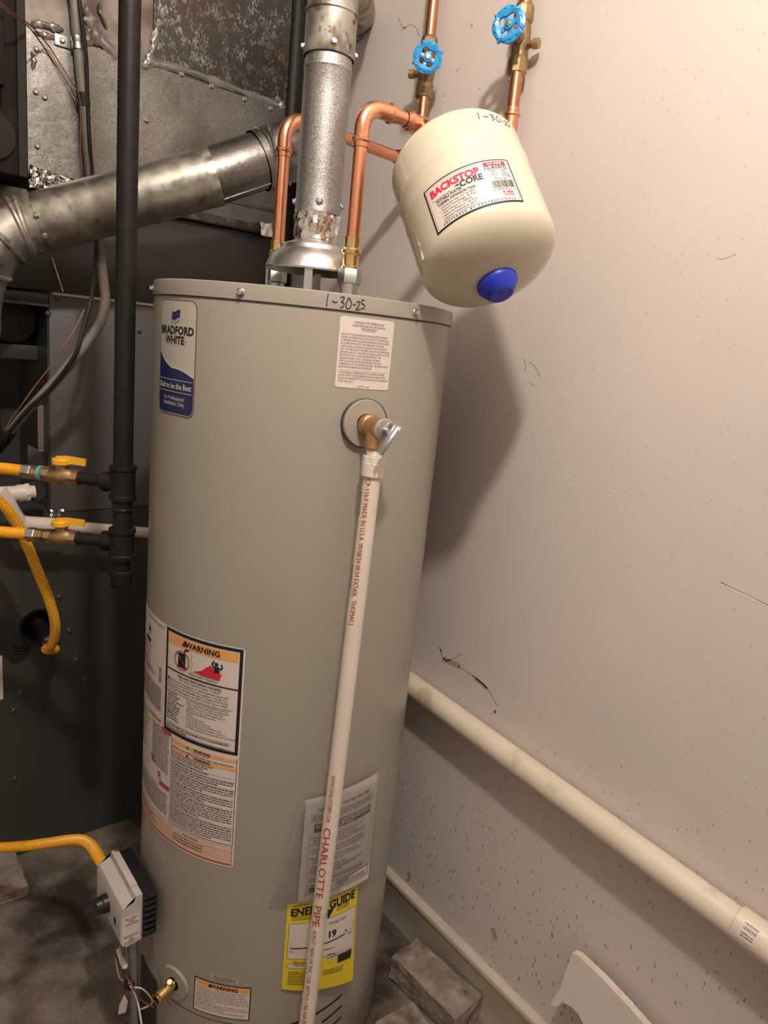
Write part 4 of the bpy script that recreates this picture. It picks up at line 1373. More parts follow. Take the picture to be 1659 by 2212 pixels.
lt = unit(np.cross(vd, ld))
mb = MB()
Lm = (lv0 + lv1) / 2
LL = float(np.linalg.norm(lv1 - lv0))
mb.box(Lm, (LL, .0095, .0010), .0003, (ld, lt, np.cross(ld, lt)))
nn = np.cross(ld, lt)
mb.box(Lm + lt * .0048 + nn * .003, (LL, .001, .006), .0003, (ld, lt, nn))
mb.box(Lm - lt * .0048 + nn * .003, (LL, .001, .006), .0003, (ld, lt, nn))
mb.build('test_lever', ZINC, valve, 'folded bright steel test lever')
MB().lathe([(.062, .0045), (.074, .0040)], vj, vd, 12).build('stem', ZINC, valve)

# discharge pipe
PT = VC + vd * .006 + outd * .031
pb = ony(662, 2212, .800)
pdir = unit(pb - PT)
PB = PT + pdir * ((.03 - PT[2]) / pdir[2])
PRr = .01335
disc = empty('discharge_pipe', PB, 'long white plastic discharge pipe with red print hanging below the relief valve', 'discharge pipe')
ad = [(-.006, .0130)]
for k in range(4): ad += [(.001 + k * .0025, .0136), (.0022 + k * .0025, .0128)]
MB().lathe(ad + [(.012, .0128)], PT, pdir, 28, cap=False).build('threads', PVC, disc)
MB().lathe([(.010, .0140), (.011, .0178), (.021, .0178), (.022, .0165)], PT, pdir, 8, sharp=True).build('hex_collar', PVC, disc)
MB().lathe([(.020, .0165), (.021, .0172), (.040, .0168), (.041, .0135)], PT, pdir, 36, cap=False).build('socket', PVC, disc)
MB().tube([PT + pdir * .03, PT + pdir * .5, PB], PRr, 36).build('pipe', PVC, disc)
LTOT = float(np.linalg.norm(PB - PT))
pd_, _, _ = frame(pdir)
tocam = unit(CAM - (PT + PB) / 2); tocam = unit(tocam - pdir * (tocam @ pdir))
sideL = unit(np.cross(pdir, tocam))
if (ROT.T @ sideL)[0] > 0: sideL = -sideL     # towards the picture's left


def pipe_panel(ang):
    """u runs down the pipe, v runs round it; letters read top to bottom"""
    def fn(u, v, off):
        a = math.radians(ang) + v / PRr
        return PT + pdir * u + (PRr + off) * (math.cos(a) * tocam + math.sin(a) * sideL)
    return Panel(fn, LTOT, .08)


def fitx(px, py):
    """distance down the pipe axis nearest the sight line"""
    r = ray(px, py); w = PT - CAM
    b = r @ pdir
    return float((b * (r @ w) - (pdir @ w)) / (1 - b * b))


P = pipe_panel(22)
red = MB()


def along(body, p0, p1, h, v, bold=0., mb_=None, pan=None):
    u0_, u1_ = fitx(*p0), fitx(*p1)
    (pan or P).text(mb_ if mb_ is not None else red, body, u0_, v, h, w=u1_ - u0_, bold=bold, off=.0005, shear=-.2, fine=True)


along('CP-110-P MADE IN U.S.A. 09/08/24 08:54 EXT#3L  THOMAS J.', (783, 1032), (745, 1345), .0072, .0035)
along('WWW.CHARLOTTEPIPE.COM', (708, 1665), (700, 1765), .0070, .003)
along('CHARLOTTE  PIPE', (696, 1778), (676, 1990), .0115, .005, .006)
along('® PLUT 14203 3/4" PVC 1120', (672, 1998), (662, 2110), .0065, .003)
along('ASTM D 1785 NSF-PW', (660, 2115), (655, 2205), .0065, .003)
red.build('red_print', INKRD, disc, 'faded red print running down the pipe', fix=False)
red = MB()
u_ = fitx(784, 1020)
for pts in ([(-.006, -.003), (.002, -.006), (.007, -.002), (.007, .005), (-.006, .005), (-.006, -.003)], [(-.006, .003), (.005, -.004)], [(-.002, .005), (.007, -.001)]):
    P.stroke(red, [(u_ + a, b) for a, b in pts], .0006, .0004, curve=False)
red.build('maker_mark', INKRD, disc, fix=False)
mb = MB()
P2 = pipe_panel(70)
for p0, p1 in (((775, 1062), (768, 1110)), ((757, 1220), (752, 1265)), ((660, 2080), (657, 2130))):
    a, b = fitx(*p0), fitx(*p1)
    k = a
    while k < b:
        P2.rect(mb, k, -.002, k + .0016, .004, .0004, n=1); k += .0042
mb.build('black_print', INK, disc, fix=False)

# ------------------------------------------------------------------ instruction booklet in its clear bag
Q = dict(TL=(250.6, .648, .012), TR=(281.4, .661, .014), BR=(283.6, .4345, .010), BL=(250.8, .4445, .008))
P = quad_panel(HX, HY, HR, Q['TL'], Q['TR'], Q['BR'], Q['BL'], bulge=.004)
book = empty('instruction_booklet', hp(265, .44, .01), 'white printed instruction booklet hanging on the water heater behind the discharge pipe', 'booklet')
W_, H_ = P.w, P.h
mb = MB()
for off in (0., -.003):
    P.sheet(off, nu=20, nv=8, mb=mb)
mb.build('pages', PAPER, book, fix=False)
mb = MB(); P.sheet(.0006, 0, .010, W_, H_, nu=20, nv=8, mb=mb); cover = mb.build('cover', pm('cover_paper', (.60, .545, .51), rough=.5), book, fix=False)
mb = MB()
P.text(mb, 'GAS', W_ * .15, H_ * .12, .0062, bold=.02, off=.0012)
P.text(mb, 'WATER HEATER', W_ * .46, H_ * .12, .0062, w=W_ * .40, bold=.02, off=.0012)
P.framed(mb, W_ * .08, H_ * .145, W_ * .92, H_ * .215, .0006, .0012)
for i in range(3): P.words(mb, W_ * .10, W_ * .90, H_ * (.165 + .018 * i), .0026, off=.0012)
P.rect(mb, W_ * .12, H_ * .235, W_ * .90, H_ * .315, .0012)
P.framed(mb, W_ * .07, H_ * .34, W_ * .95, H_ * .76, .0005, .0012)
for i in range(17):
    if i in (4, 8, 12): continue
    P.words(mb, W_ * (.12 if i % 3 else .09), W_ * .92, H_ * (.37 + .0225 * i), .0026, off=.0012, fill=random.uniform(.5, 1))
for i in range(2): P.words(mb, W_ * .10, W_ * .85, H_ * (.785 + .022 * i), .0026, off=.0012)
P.framed(mb, W_ * .08, H_ * .835, W_ * .95, H_ * .935, .0010, .0012)
P.stroke(mb, [(W_ * .30, H_ * .915), (W_ * .36, H_ * .855), (W_ * .42, H_ * .915), (W_ * .30, H_ * .915)], .0008, .0013, curve=False)
P.text(mb, 'WARNING', W_ * .46, H_ * .872, .0034, off=.0012, bold=.02)
for i in range(2): P.words(mb, W_ * .46, W_ * .90, H_ * (.89 + .02 * i), .0022, off=.0012)
P.rect(mb, W_ * .12, H_ * .86, W_ * .19, H_ * .91, .0013)
P.stroke(mb, [(W_ * .155 + .007 * math.cos(a), H_ * .885 + .009 * math.sin(a)) for a in np.linspace(0, 6.283, 20)], .0008, .0013, curve=False)
mb.build('black_print', INK, cover, fix=False)
mb = MB()
P.text(mb, 'Installation and Instruction Manual For', W_ * .51, H_ * .258, .0042, al='c', w=W_ * .74, bold=.015, off=.0016)
P.text(mb, 'Flammable Vapor Ignition Resistant System', W_ * .51, H_ * .280, .0042, al='c', w=W_ * .74, bold=.015, off=.0016)
P.text(mb, 'Water Heater', W_ * .51, H_ * .303, .0042, al='c', bold=.015, off=.0016)
mb.build('pale_lettering', PAPER, cover, fix=False)
PB_ = quad_panel(HX, HY, HR, (249.5, .655, .013), (283.5, .668, .017), (288.5, .425, .006), (240.0, .440, .004), bulge=.007)
mb = MB()
random.seed(5)


def bag(i, j):
    p = PB_.fn(i * PB_.w, j * PB_.h, .003)
    n_ = unit([p[0] - HX, p[1] - HY, 0])
    w = .0012 * math.sin(9 * i + 4 * j) + .0010 * math.sin(17 * j - 6 * i)
    return p + n_ * w


mb.grid(bag, 28, 28)
mb.build('clear_bag', FILM, None, 'clear plastic bag around the instruction booklet', 'plastic bag', fix=False)

# ------------------------------------------------------------------ drain valve
dth = 201.2
dj, dd = hp(dth, .2215), unit(hn(dth) + np.array([-.15, -.0, -.10]))
dv = empty('drain_valve', dj, 'small brass drain cock with threaded spout low on the water heater', 'drain valve')
MB().lathe([(-.010, .0085), (.014, .0085), (.015, .0098), (.022, .0098), (.023, .0090)], dj, dd, 24).build('body', BRASS, dv)
th_ = [(.022, .0098)]
for k in range(6): th_ += [(.023 + k * .0026, .0108), (.0243 + k * .0026, .0098)]
MB().lathe(th_ + [(.040, .0112), (.043, .0112), (.043, .0070), (.030, .0065)], dj, dd, 28, cap=False).build('hose_thread', BRASS, dv)
MB().lathe([(.0, .0062), (.010, .0062), (.012, .0045)], dj + dd * .012 + np.array([0, 0, .006]), (-.2, -.35, .9), 16).build('stem_screw', BRASS, dv)

# ------------------------------------------------------------------ gas control on the front of the heater
gc = empty('gas_control_valve', (.39, 1.11, .30), 'grey and black gas control valve on the front of the water heater', 'gas control')
CX0, CX1, CY0, CY1, CZ0, CZ1 = .362, .400, 1.046, 1.178, .312, .412
poly = [(CX1, CZ0 + .004), (CX1, CZ1), (CX1 - .012, CZ1), (CX1 - .015, CZ1 - .010), (CX0 + .004, CZ1 - .018), (CX0, CZ1 - .028), (CX0, CZ0 + .014), (CX0 + .010, CZ0)]
cover = MB().prism(poly, lambda u, v, w: np.array([u, CY0 + w, v]), CY1 - CY0).build('cover', CTRL, gc)
MB().b2((CX1 - .014, CY0 + .024, CZ1 - .003), (CX1 - .001, CY1 - .004, CZ1 + .005), .001).build('top_ridge', CTRL, gc)
mb = MB()
mb.b2((CX1, CY0 - .004, CZ0 + .006), (.427, CY1 + .004, CZ1 - .006), .004)
for k in range(7):
    zz = CZ0 + .018 + k * .0125
    mb.b2((CX1 + .002, CY0 - .010, zz), (.424, CY0 - .003, zz + .006), .001)
mb.build('back_body', DARKP, gc, 'black ribbed rear body')
MB().lathe([(0, .017), (.010, .0165), (.012, .015), (.022, .0145), (.023, .012)], (CX0 + .001, 1.118, .356), (-1, 0, 0), 20, sharp=True).build('knob', DARKP, gc, 'black temperature knob')
MB().b2((CX0 - .001, 1.070, .345), (CX0 + .002, 1.080, .357), .0005).build('indicator_window', DARKP, gc)
P = Panel(lambda u, v, off: np.array([CX1 - .003 - .032 + u, CY0 - off, CZ0 + .066 - v]), .031, .060)
lab = P.sheet(.0006, nu=2, nv=2).build('rating_sticker', PAPER, gc, 'white rating sticker on the control', fix=False)
mb = MB()
P.words(mb, .004, .027, .007, .0022); P.words(mb, .008, .024, .011, .0020); P.words(mb, .012, .020, .0145, .0020)
for i in range(2): P.words(mb, .005, .028, .018 + i * .0028, .0016)
for i in range(2): P.words(mb, .003, .029, .043 + i * .0026, .0016)
P.stroke(mb, [(.0155 + .0028 * math.cos(a), .0505 + .0024 * math.sin(a)) for a in np.linspace(0, 6.283, 16)], .0010, curve=False)
for i in range(2): P.words(mb, .004, .028, .0555 + i * .0026, .0014)
mb.build('black_print', INK, lab, fix=False)
for yy, zz in ((1.054, CZ1 - .008), (1.168, CZ1 + .002)):
    piece('screw', SCREW, ZINC, gc, (CX1 - .006, yy, zz), (0, 0, 1))
MB().tube([(.398, 1.082, .315), (.400, 1.078, .20), (.404, 1.076, .06)], .0075, 14).build('feed_tube', ZINC, gc)


def floor_at(px, py, x):
    return onx(px, py, x)


mb = MB(); mb.tube(spline([(.385, 1.07, .315), floor_at(252, 2060, .385), floor_at(258, 2110, .385), floor_at(278, 2125, .388), floor_at(296, 2160, .40), floor_at(306, 2212, .40)], 6), .0016, 8).build('white_wire', WIREW, gc)
mb = MB(); mb.tube(spline([(.385, 1.075, .315), floor_at(251, 2055, .383), floor_at(262, 2090, .383), floor_at(285, 2128, .388), floor_at(305, 2160, .405), floor_at(332, 2176, .425)], 6), .0017, 8).build('red_wire', WIRER, gc)
mb = MB(); mb.tube(spline([floor_at(284, 2133, .390), floor_at(305, 2135, .405), floor_at(322, 2150, .42), floor_at(328, 2168, .428), floor_at(300, 2182, .41)], 6), .0014, 8).build('white_wire', WIREW, gc)
mb = MB(); mb.tube(spline([(.384, 1.08, .315), floor_at(266, 2085, .384), floor_at(268, 2120, .384), floor_at(267, 2155, .384)], 6), .0010, 8).build('tag_wire', WIREB, gc)
mb = MB(); mb.tube(spline([(.42, 1.05, .315), hp(190, .27, .012), hp(195, .225, .012), hp(199, .185, .010), hp(204, .170, .003)], 8), .0009, 8).build('sensor_wire', INKG, gc)
mb = MB(); mb.lathe([(0, .009), (.012, .010), (.018, .007)], floor_at(281, 2118, .392), (0, .1, -1), 12).build('wire_tie', RUBBER, gc)
p0 = floor_at(268, 2148, .383)
mb = MB(); mb.prism([(0, 0), (.008, .014), (.004, .040), (-.012, .052), (-.010, .030)], lambda u, v, w: p0 + np.array([u * .6, u * -.8, -v]) + np.array([.8, .6, 0]) * w, .0006)
mb.build('paper_tag', PAPER, gc, 'small folded white paper tag')
mb = MB(); mb.tube(spline([floor_at(256, 2050, .38), floor_at(262, 2070, .38), floor_at(272, 2092, .382)], 5), [.005] * 6 + [.006] * 4 + [.003], 10).build('wire_sleeve', WIREW, gc)

# ------------------------------------------------------------------ yellow gas hoses
def corrugated(path, r, pitch=.0044, depth=.0015, seg=14):
    pts, L = resample(path, pitch / 4)
    rs = [r + depth * math.sin(2 * math.pi * k / 4 + .4) for k in range(len(pts))]
    return MB().tube(pts, rs, seg)


GX, GY = .424, 1.25
hose4 = spline([dep(-90, 1838, 1.60), dep(-40, 1834, 1.59), dep(0, 1831, 1.575), dep(60, 1827, 1.565), dep(125, 1818, 1.54), dep(170, 1814, 1.51), dep(195, 1825, 1.475), dep(212, 1850, 1.435), dep(230, 1880, 1.40)], 10)

# ------------------------------------------------------------------ black gas pipe with tees
gas = empty('gas_riser', (GX, GY, .92), 'black iron gas pipe hanging vertically with two tees and an end cap', 'gas pipe')
GR = .0167
MB().tube([(GX, GY, 1.135), (GX, GY, ZC)], GR, 32).build('pipe', BLACK, gas)


def tee(z0, z1, zb, bd):
    mb = MB().lathe([(z0, .0205), (z0 + .001, .0235), (z0 + .008, .0238), (z0 + .010, .0215), (z1 - .010, .0215), (z1 - .008, .0238), (z1 - .001, .0235), (z1, .0205)], (GX, GY, 0), up, 32)
    mb.build('tee', BLACK, gas)
    MB().lathe([(.0, .0165), (.026, .0165), (.028, .0185), (.036, .0185), (.037, .0155)], (GX, GY, zb), bd, 28).build('tee_branch', BLACK, gas)


b1 = unit(dep(0, 1011, 1.295) - np.array([GX, GY, 1.112]))
b2 = unit(dep(0, 1149, 1.325) - np.array([GX, GY, 1.003]))
tee(1.082, 1.146, 1.112, b1)
MB().tube([(GX, GY, 1.02), (GX, GY, 1.09)], GR, 28).build('nipple', BLACK, gas)
MB().lathe([(1.066, .020), (1.068, .0185), (1.08, .018)], (GX, GY, 0), up, 28).build('coupling', BLACK, gas)
tee(.972, 1.030, 1.003, b2)
MB().tube([(GX, GY, .945), (GX, GY, .975)], GR - .001, 28).build('nipple', BLACK, gas)
MB().lathe([(.918, .010), (.9185, .018), (.922, .0195), (.940, .0195), (.942, .0215), (.949, .0218), (.951, .0190)], (GX, GY, 0), up, 28).build('end_cap', BLACK, gas)


def gas_valve(o, bd, px_list, label, teal):
    """ball valve on a branch; px_list: distances along the branch"""
    n0, v0, v1, a1, u1 = px_list
    o = np.array(o)
    MB().tube([o + bd * .03, o + bd * (v0 + .006)], .0108, 24).build('branch_nipple', BLACK, gas)
    g = empty('gas_valve', o + bd * ((v0 + v1) / 2), label, 'valve', 'yellow-handled gas valves')
    L = v1 - v0
    MB().lathe([(v0, .0145), (v0 + .012, .0150)], o, bd, 8, sharp=True).build('inlet_hex', VBRASS, g)
    MB().lathe([(v0 + .011, .0125), (v0 + L * .32, .0155), (v0 + L * .5, .0170), (v0 + L * .68, .0150), (v1 - .010, .0125)], o, bd, 24).build('body', VBRASS, g)
    MB().lathe([(v1 - .012, .0140), (v1, .0140)], o, bd, 8, sharp=True).build('outlet_hex', VBRASS, g)
    MB().lathe([(v1 - .002, .0095), (v1 + .004, .0095), (v1 + .005, .0125), (a1, .0125)], o, bd, 6 if not teal else 24, sharp=not teal).build('adapter', VBRASS, g)
    if teal:
        MB().lathe([(v1 + .004, .0138), (v1 + .010, .0140)], o, bd, 24).build('sealant_tape', pm('teal_tape', (.10, .32, .33), rough=.6), g, 'teal thread sealant')
    MB().lathe([(a1 - .001, .0120), (a1 + .001, .0138), (u1 - .003, .0138), (u1, .0115)], o, bd, 6, sharp=True).build('flare_nut', ZINC, g)
    c = o + bd * (v0 + L * .52)
    z = np.array([0, 0, 1.])
    zz = unit(z - bd * bd[2])
    MB().lathe([(.010, .0105), (.022, .0115)], c, zz, 16).build('stem_neck', VBRASS, g)
    hb = MB().lathe([(.0215, .0155), (.0225, .0165), (.0300, .0165), (.0315, .0155)], c, zz, 28).build('handle', YELLOWP, g, 'flat yellow lever handle')
    t = unit(np.cross(zz, bd))
    MB().prism([(-.004, .0240), (-.046, .0230), (-.047, .0355), (-.010, .0375), (.010, .0350)], lambda u, v, w: c + bd * u + zz * v + t * (w - .0025), .005).build('lever_blade', YELLOWP, hb)
    return o + bd * u1


s_ = .2112 / 262.0 * 1.0
e1p = gas_valve((GX, GY, 1.112), b1, (.03, .082, .150, .174, .193), 'brass gas valve with yellow lever on the upper tee', True)
e2p = gas_valve((GX, GY, 1.003), b2, (.03, .086, .148, .169, .187), 'brass gas valve with yellow lever on the lower tee', False)
lowhose = spline([e2p - b2 * .002, e2p + b2 * .03, e2p + b2 * .08 + np.array([0, 0, -.006]), e2p + b2 * .15 + np.array([0, .01, -.06]), e2p + b2 * .19 + np.array([.0, .04, -.22]), e2p + b2 * .20 + np.array([0, .09, -.48]), hose4[0] + np.array([-.05, .012, .10]), hose4[0] + np.array([-.035, .004, .03])]
                 + [hose4[i] for i in range(0, len(hose4), 5)], 8)
corrugated(lowhose, .0098).build('gas_hose', YELLOW, None, 'yellow corrugated gas hose from the lower gas valve to the grey gas control', 'gas hose', 'yellow gas hoses')

# ------------------------------------------------------------------ furnace
YF = 1.777
FXR = .955
furn = empty('furnace', (.30, 2.05, 0), 'dark grey gas furnace cabinet with open burner compartment', 'furnace')
hole = ony(85, 1352, YF)
HRr = .040
ZM, ZTOP, XE = .925, 1.432, .432
# lower panel with a round knockout
mb = MB()
n = 48
xa, xb, za, zb = -.42, FXR, .0, ZM
outer, inner = [], []
for k in range(n):
    a = 2 * math.pi * k / n
    c_, s2 = math.cos(a), math.sin(a)
    tx = ((xb - hole[0]) / c_ if c_ > 1e-9 else ((xa - hole[0]) / c_ if c_ < -1e-9 else 1e9))
    tz = ((zb - hole[2]) / s2 if s2 > 1e-9 else ((za - hole[2]) / s2 if s2 < -1e-9 else 1e9))
    t = min(tx, tz)
    outer.append((hole[0] + t * c_, YF, hole[2] + t * s2)); inner.append((hole[0] + HRr * c_, YF, hole[2] + HRr * s2))
cor = [(xa, YF, za), (xb, YF, za), (xb, YF, zb), (xa, YF, zb)]
back = [(p[0], YF + .03, p[2]) for p in inner]
mb.add(outer + inner + back, [(k, (k + 1) % n, n + (k + 1) % n, n + k) for k in range(n)] + [(n + k, n + (k + 1) % n, 2 * n + (k + 1) % n, 2 * n + k) for k in range(n)], False)
for cx_, cz_ in ((xa, za), (xb, za), (xb, zb), (xa, zb)):
    ks = sorted(range(n), key=lambda k: abs(outer[k][0] - cx_) + abs(outer[k][2] - cz_))
    cand = [(k, (k + 1) % n) for k in range(n) if (abs(outer[k][0] - outer[(k + 1) % n][0]) > 1e-6 and abs(outer[k][2] - outer[(k + 1) % n][2]) > 1e-6)]
    best = min(cand, key=lambda kk: abs((outer[kk[0]][0] + outer[kk[1]][0]) / 2 - cx_) + abs((outer[kk[0]][2] + outer[kk[1]][2]) / 2 - cz_))
    mb.add([outer[best[0]], (cx_, YF, cz_), outer[best[1]]], [(0, 1, 2)], False)
mb.build('lower_panel', FURN, furn, fix=False)
MB().b2((xa, YF + .10, .02), (xb, YF + .60, ZM)).build('blower_box', FURN, furn)
MB().lathe([(0, HRr + .006), (.003, HRr + .005), (.004, HRr), (.012, HRr - .002)], (hole[0], YF - .004, hole[2]), (0, 1, 0), 40, cap=False).build('grommet', RUBBER, furn, 'black rubber ring in the panel hole')
MB().lathe([(0, .018), (.05, .018), (.051, .022), (.075, .022), (.076, .018), (.095, .017)], (hole[0] + .004, YF + .03, hole[2] - .006), (.12, -1, -.28), 20).build('gas_inlet', BLACK, furn)
MB().lathe([(0, .0195), (.012, .0195)], np.array([hole[0] + .004, YF + .03, hole[2] - .006]) + unit((.12, -1, -.28)) * .076, (.12, -1, -.28), 8, sharp=True).build('inlet_coupling', ZINC, furn)
MB().b2((XE, YF, ZM + .001), (FXR, YF + .60, ZTOP), .002).build('upper_panel', FURNL, furn)
mb = MB()
mb.b2((xa, YF + .30, ZM), (XE, YF + .60, ZTOP)); mb.b2((xa, YF + .02, ZM - .006), (XE, YF + .31, ZM + .004)); mb.b2((XE - .003, YF + .005, ZM), (XE - .0005, YF + .31, ZTOP))
mb.build('burner_compartment', FURN, furn)
MB().b2((xa, YF - .012, ZTOP - .022), (XE - .004, YF + .03, ZTOP), .002).build('header_rail', FURN, furn)
MB().b2((xa, YF - .014, ZTOP - .027), (XE - .004, YF - .010, ZTOP - .021)).build('header_lip', FURNL, furn)
MB().b2((.44, YF - .004, ZTOP), (FXR, YF + .4, ZTOP + .006)).build('insulation_edge', PALE, furn)
wc = ony(22, 690, YF + .12)
mb = MB().lathe([(-.02, .0), (-.02, .05), (-.015, .055), (.05, .055), (.05, 0)], wc, (0, 1, 0), 36)
mb.build('inducer_motor', DARKP, furn)
MB().b2((wc[0] - .2, YF + .10, wc[2] - .09), (wc[0] + .09, YF + .18, wc[2] - .055), .004).build('motor_bracket', FURN, furn)
MB().b2((.20, YF + .16, 1.05), (.36, YF + .27, 1.17), .01).build('burner_box', DARKP, furn)
# rating plates inside the compartment
q0 = ony(82, 876, YF + .05); q1 = ony(105, 975, YF + .05)
P = Panel(lambda u, v, off: np.array([q0[0] + u, YF + .05 - off, q0[2] - v]), q1[0] - q0[0], q0[2] - q1[2])
MB().b2((q0[0] - .002, YF + .0505, q1[2]), (XE - .003, YF + .054, q0[2] + .003)).build('plate_bracket', FURN, furn)
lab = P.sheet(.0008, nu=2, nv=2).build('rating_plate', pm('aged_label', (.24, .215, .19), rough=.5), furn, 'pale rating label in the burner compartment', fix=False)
mb = MB()
for i in range(30): P.words(mb, .002, P.w - .002, .006 + i * .0034, .0018, fill=random.uniform(.3, 1))
for i in range(3): P.rect(mb, P.w * .7, .03 + i * .02, P.w * .9, .042 + i * .02)
mb.build('black_print', INK, lab, fix=False)
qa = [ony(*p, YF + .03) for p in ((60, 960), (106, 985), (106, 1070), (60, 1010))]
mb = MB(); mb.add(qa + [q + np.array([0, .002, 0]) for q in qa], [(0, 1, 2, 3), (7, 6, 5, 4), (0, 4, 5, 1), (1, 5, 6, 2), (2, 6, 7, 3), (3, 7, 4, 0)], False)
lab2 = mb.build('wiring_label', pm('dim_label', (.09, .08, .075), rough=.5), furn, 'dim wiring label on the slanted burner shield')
mb = MB()
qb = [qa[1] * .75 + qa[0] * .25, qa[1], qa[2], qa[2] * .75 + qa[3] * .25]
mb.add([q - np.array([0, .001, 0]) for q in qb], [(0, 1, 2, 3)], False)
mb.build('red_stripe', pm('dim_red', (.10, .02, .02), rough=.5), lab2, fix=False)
for px, py in ((301, 715), (124, 643), (104, 678), (128, 1290), (150, 1362), (165, 1426), (184, 1467), (44, 1497), (30, 1535), (33, 1682), (37, 1820)):
    piece('screw', SCREWD, ZINC, furn, ony(px, py, YF) - np.array([0, .0005, 0]), (0, -1, 0))
q0 = ony(-26, 1421, YF); q1 = ony(7, 1510, YF)
P = Panel(lambda u, v, off: np.array([q0[0] + u, YF - off, q0[2] - v]), q1[0] - q0[0], q0[2] - q1[2])
P.sheet(.0008, r=.003, nu=4, nv=2).build('white_placard', PAPER, furn, 'white placard on the lower panel', fix=False)
foilp = ony(122, 1108, YF)
mb = MB(); random.seed(9)
mb.grid(lambda i, j: foilp + np.array([.03 * (i - .5), -.004 - random.uniform(0, .006), .02 * (j - .5)]), 6, 4, smooth=False)
mb.build('foil_scrap', FOIL, furn, 'crumpled foil tape at the panel corner')
mb = MB()
for k, dz in enumerate((0, -.012, -.024)):
    mb = MB(); mb.tube(spline([ony(-30, 1330, YF - .02) + np.array([0, 0, dz]), ony(10, 1370, YF - .03) + np.array([0, 0, dz]), ony(35, 1395, YF - .03) + np.array([0, 0, dz * .8]), ony(62, 1398, YF - .01) + np.array([0, 0, dz * .4])], 6), .004, 10)
    mb.build('black_cable', RUBBER, furn)

# gas hose into the furnace
inl = np.array([hole[0] + .004, YF + .03, hole[2] - .006]) + unit((.12, -1, -.28)) * .088
hC = spline([inl, inl + unit((.2, -1, -.3)) * .02, dep(100, 1402, 1.64), dep(114, 1388, 1.62), dep(119, 1350, 1.59), dep(107, 1298, 1.56), dep(82, 1235, 1.52), dep(55, 1170, 1.48), dep(32, 1123, 1.46), dep(5, 1090, 1.44), dep(-45, 1048, 1.41), dep(-90, 1030, 1.37),
             e1p + b1 * .125 + np.array([0, .012, -.012]), e1p + b1 * .07 + np.array([0, 0, -.002]), e1p + b1 * .03, e1p - b1 * .002], 10)
corrugated(hC, .0096).build('gas_hose', YELLOW, None, 'yellow corrugated gas hose looping from the upper gas valve into the furnace panel hole', 'gas hose', 'yellow gas hoses')

# condensate pipe
cond = empty('condensate_pipe', ony(110, 1135, 1.64), 'white plastic condensate pipe with elbows in front of the furnace', 'drain pipe')
cy = 1.66
a1, a2, a3 = ony(335, 1152, cy), ony(108, 1134, cy), ony(52, 1130, cy)
MB().tube([a1 + (a1 - a2) * .6, a2], .0132, 24).build('pipe', PVC, cond)
MB().tube(spline([a2 + (a1 - a2) * .12, a2, a3, ony(34, 1118, cy - .005), ony(15, 1085, cy - .01), ony(-2, 1062, cy - .012)], 6), .0170, 24).build('elbow', PVC, cond)
MB().tube([a2 + (a1 - a2) * .05, a2 + (a1 - a2) * .14], .0178, 24).build('socket', PVC, cond)
b_0, b_1, b_2, b_3 = ony(-10, 1068, cy), ony(36, 1066, cy), ony(62, 1063, cy), ony(75, 1062, cy)
MB().tube([b_0, b_1], .0168, 24).build('pipe', PVC, cond)
MB().tube([b_1, b_1 + (b_2 - b_1) * .8], .0185, 24).build('socket', PVC, cond)
MB().lathe([(0, .0200), (.008, .0200)], b_1 + (b_2 - b_1) * .7, b_3 - b_2, 8, sharp=True).build('hex_collar', PVC, cond)
MB().tube([b_2, b_3], .0140, 24).build('stub', PVC, cond)
MB().tube([b_3, b_3 + np.array([.02, .06, -.006])], .022, 20).build('drain_port', RUBBER, cond, 'black drain port')

# ------------------------------------------------------------------ coil case, plenum and ducts above the furnace
coil = empty('coil_case', (.65, 2.0, ZTOP + .006), 'dark smooth coil case standing on the furnace', 'coil case')
ZP = 1.648
MB().b2((-.42, YF + .012, ZTOP + .006), (1.0, YF + .42, ZP - .002), .003).build('case', COIL, coil)
ea, eb = ony(112, 556, YF + .004), ony(136, 630, YF + .004)
MB().tube([ea, eb], .0016, 8).build('edge_highlight', ZINC, coil)  # slanted panel edge; its highlight is put in as a bright strip
plen = empty('supply_plenum', (.70, 1.98, ZP), 'galvanised sheet metal plenum with sealed seams above the coil case', 'duct')
XS, ZS = .657, 1.958
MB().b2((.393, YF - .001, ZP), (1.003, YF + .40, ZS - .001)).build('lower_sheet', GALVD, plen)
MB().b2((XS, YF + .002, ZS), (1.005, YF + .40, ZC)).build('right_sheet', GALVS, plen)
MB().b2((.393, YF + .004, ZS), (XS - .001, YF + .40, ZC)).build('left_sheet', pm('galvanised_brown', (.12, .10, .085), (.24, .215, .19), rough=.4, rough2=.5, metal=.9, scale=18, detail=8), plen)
MB().b2((.62, YF - .010, ZP + .001), (1.003, YF - .001, ZP + .020), .001).build('bottom_flange', GALVS, plen)
MB().b2((.70, YF - .006, ZP + .058), (1.003, YF - .0015, ZP + .064), .001).build('edge_fold', GALVD, plen)
random.seed(21)


